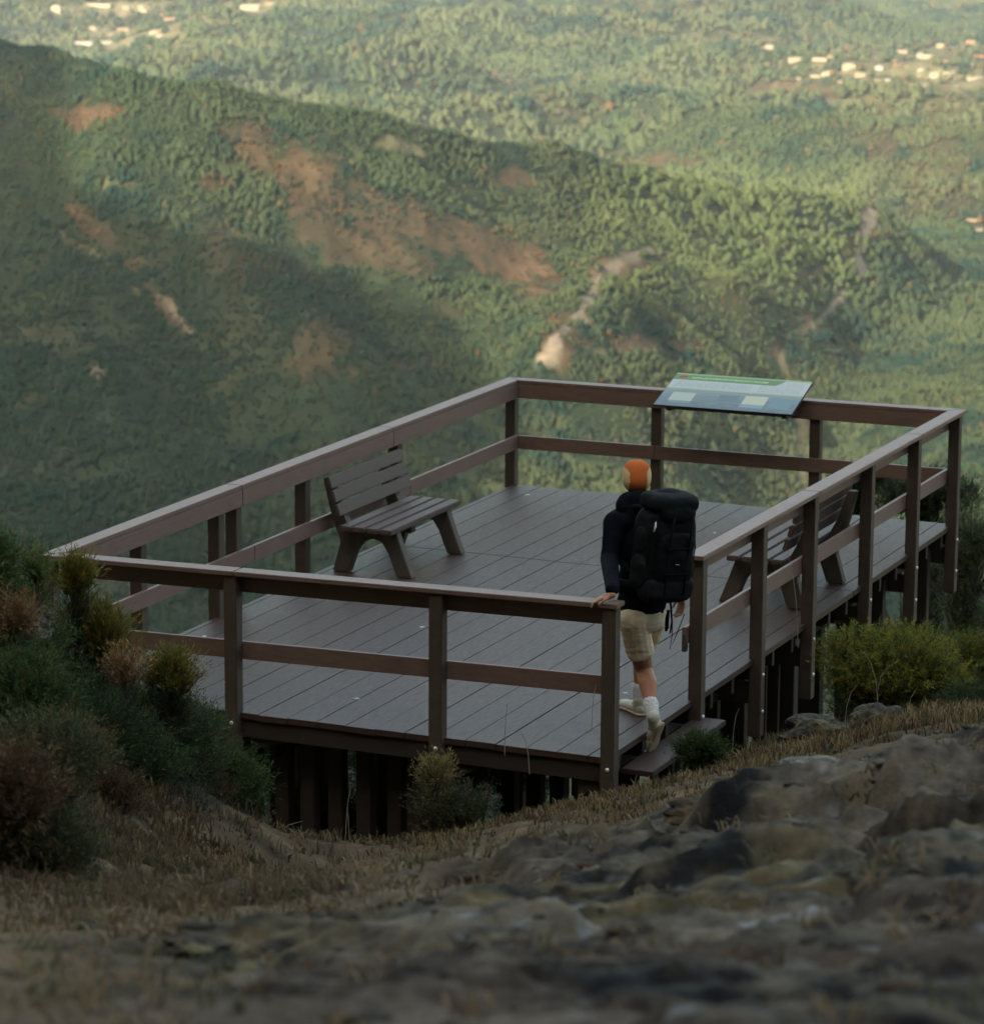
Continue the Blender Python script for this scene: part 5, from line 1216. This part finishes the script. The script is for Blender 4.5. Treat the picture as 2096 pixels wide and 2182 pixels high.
# hanging belt end and cord loop by the right hand
def S_(px, py, d=22.66): return J(px, py, d)
strap([S_(1424, 1272), S_(1429, 1290), S_(1431, 1325), S_(1427, 1350)], nm='hanging_strap', r=[.008, .008, .007, .006])
strap([S_(1424, 1300), S_(1421, 1318), S_(1420, 1338), S_(1418, 1345)], nm='strap_end', r=[.011, .015, .015, .008])
strap([S_(1432, 1325), S_(1432, 1350), S_(1427, 1384), S_(1440, 1355), S_(1453, 1322), S_(1458, 1308)], .0035, 'cord_loop')
MB().tube([S_(1397, 1112, 22.45)-PO2, S_(1396, 1123, 22.45)-PO2, S_(1393, 1133, 22.45)-PO2], [.004, .008, .005], 6).build('reflective_tab', mat('reflective_white', (.75, .76, .72), .3)[0], PK, smooth=True)
MB().tube([S_(1438, 1270, 22.62)-PO2, S_(1437, 1282, 22.62)-PO2], .008, 6).build('buckle', mat('grey_buckle', (.35, .37, .38), .4)[0], PK, smooth=True)
MB().tube([S_(1439, 1203, 22.42)-PO2, S_(1447, 1204, 22.42)-PO2], .003, 6).build('label_tab', mat('grey_label', (.35, .36, .38), .6)[0], PK, smooth=True)
bk_ = bpy.data.materials['reflective_white']
HAZE=.34e-4; SKY=.15; SUN=2.4; EXPO=2.3
# ------------------------------------------------------------------ haze, sky, sun, camera
hz = MB().box(CAM[0]-13800, CAM[0]+13800, CAM[1]-13800, CAM[1]+13800, -400, 330).build('haze', bpy.data.materials.new('haze_air'))
hm = hz.data.materials[0]; hm.use_nodes = True; nt = hm.node_tree; nt.nodes.clear()
pv = nt.nodes.new('ShaderNodeVolumePrincipled'); pv.inputs['Density'].default_value = HAZE; pv.inputs['Color'].default_value = (.78, .9, 1, 1); pv.inputs['Anisotropy'].default_value = .2
out = nt.nodes.new('ShaderNodeOutputMaterial'); nt.links.new(pv.outputs[0], out.inputs['Volume'])
hz['kind'] = 'stuff'; hz['label'] = 'thin pale haze filling the whole valley'; hz['category'] = 'haze'

w = bpy.data.worlds.new('World'); S.world = w; w.use_nodes = True; nt = w.node_tree
sk = nt.nodes.new('ShaderNodeTexSky'); sk.sky_type = 'NISHITA'; sk.sun_disc = False; sk.sun_elevation = SUN_EL
sk.sun_rotation = math.atan2(SH[0], SH[1]); sk.air_density = 1.0; sk.dust_density = 5; sk.ozone_density = 0
nt.links.new(mix(nt, 1, sk.outputs[0], (.98, .93, .765), 'MULTIPLY'), nt.nodes['Background'].inputs['Color']); nt.nodes['Background'].inputs['Strength'].default_value = SKY
L = bpy.data.lights.new('sun', 'SUN'); L.energy = SUN; L.angle = math.radians(.5); L.color = (1, .88, .70)
lo = bpy.data.objects.new('sun', L); COL.objects.link(lo)
dirv = Vector((SH[0]*math.cos(SUN_EL), SH[1]*math.cos(SUN_EL), math.sin(SUN_EL)))
lo.rotation_euler = dirv.to_track_quat('Z', 'Y').to_euler(); lo.location = (0, 0, 60)

cam = bpy.data.cameras.new('camera'); co = bpy.data.objects.new('camera', cam); COL.objects.link(co)
mw = Matrix(((CR[0], CU[0], -CF[0], CAM[0]), (CR[1], CU[1], -CF[1], CAM[1]), (CR[2], CU[2], -CF[2], CAM[2]), (0, 0, 0, 1)))
co.matrix_world = mw
cam.sensor_fit = 'HORIZONTAL'; cam.sensor_width = 36; cam.lens = FPX/2096*36
cam.clip_start = .3; cam.clip_end = 40000
cam.dof.use_dof = True; cam.dof.focus_distance = 23.6; cam.dof.aperture_fstop = 4.1
S.camera = co
S.view_settings.view_transform = 'Standard'; S.view_settings.look = 'None'; S.view_settings.exposure = EXPO; S.view_settings.gamma = 1
S.render.engine = 'CYCLES'
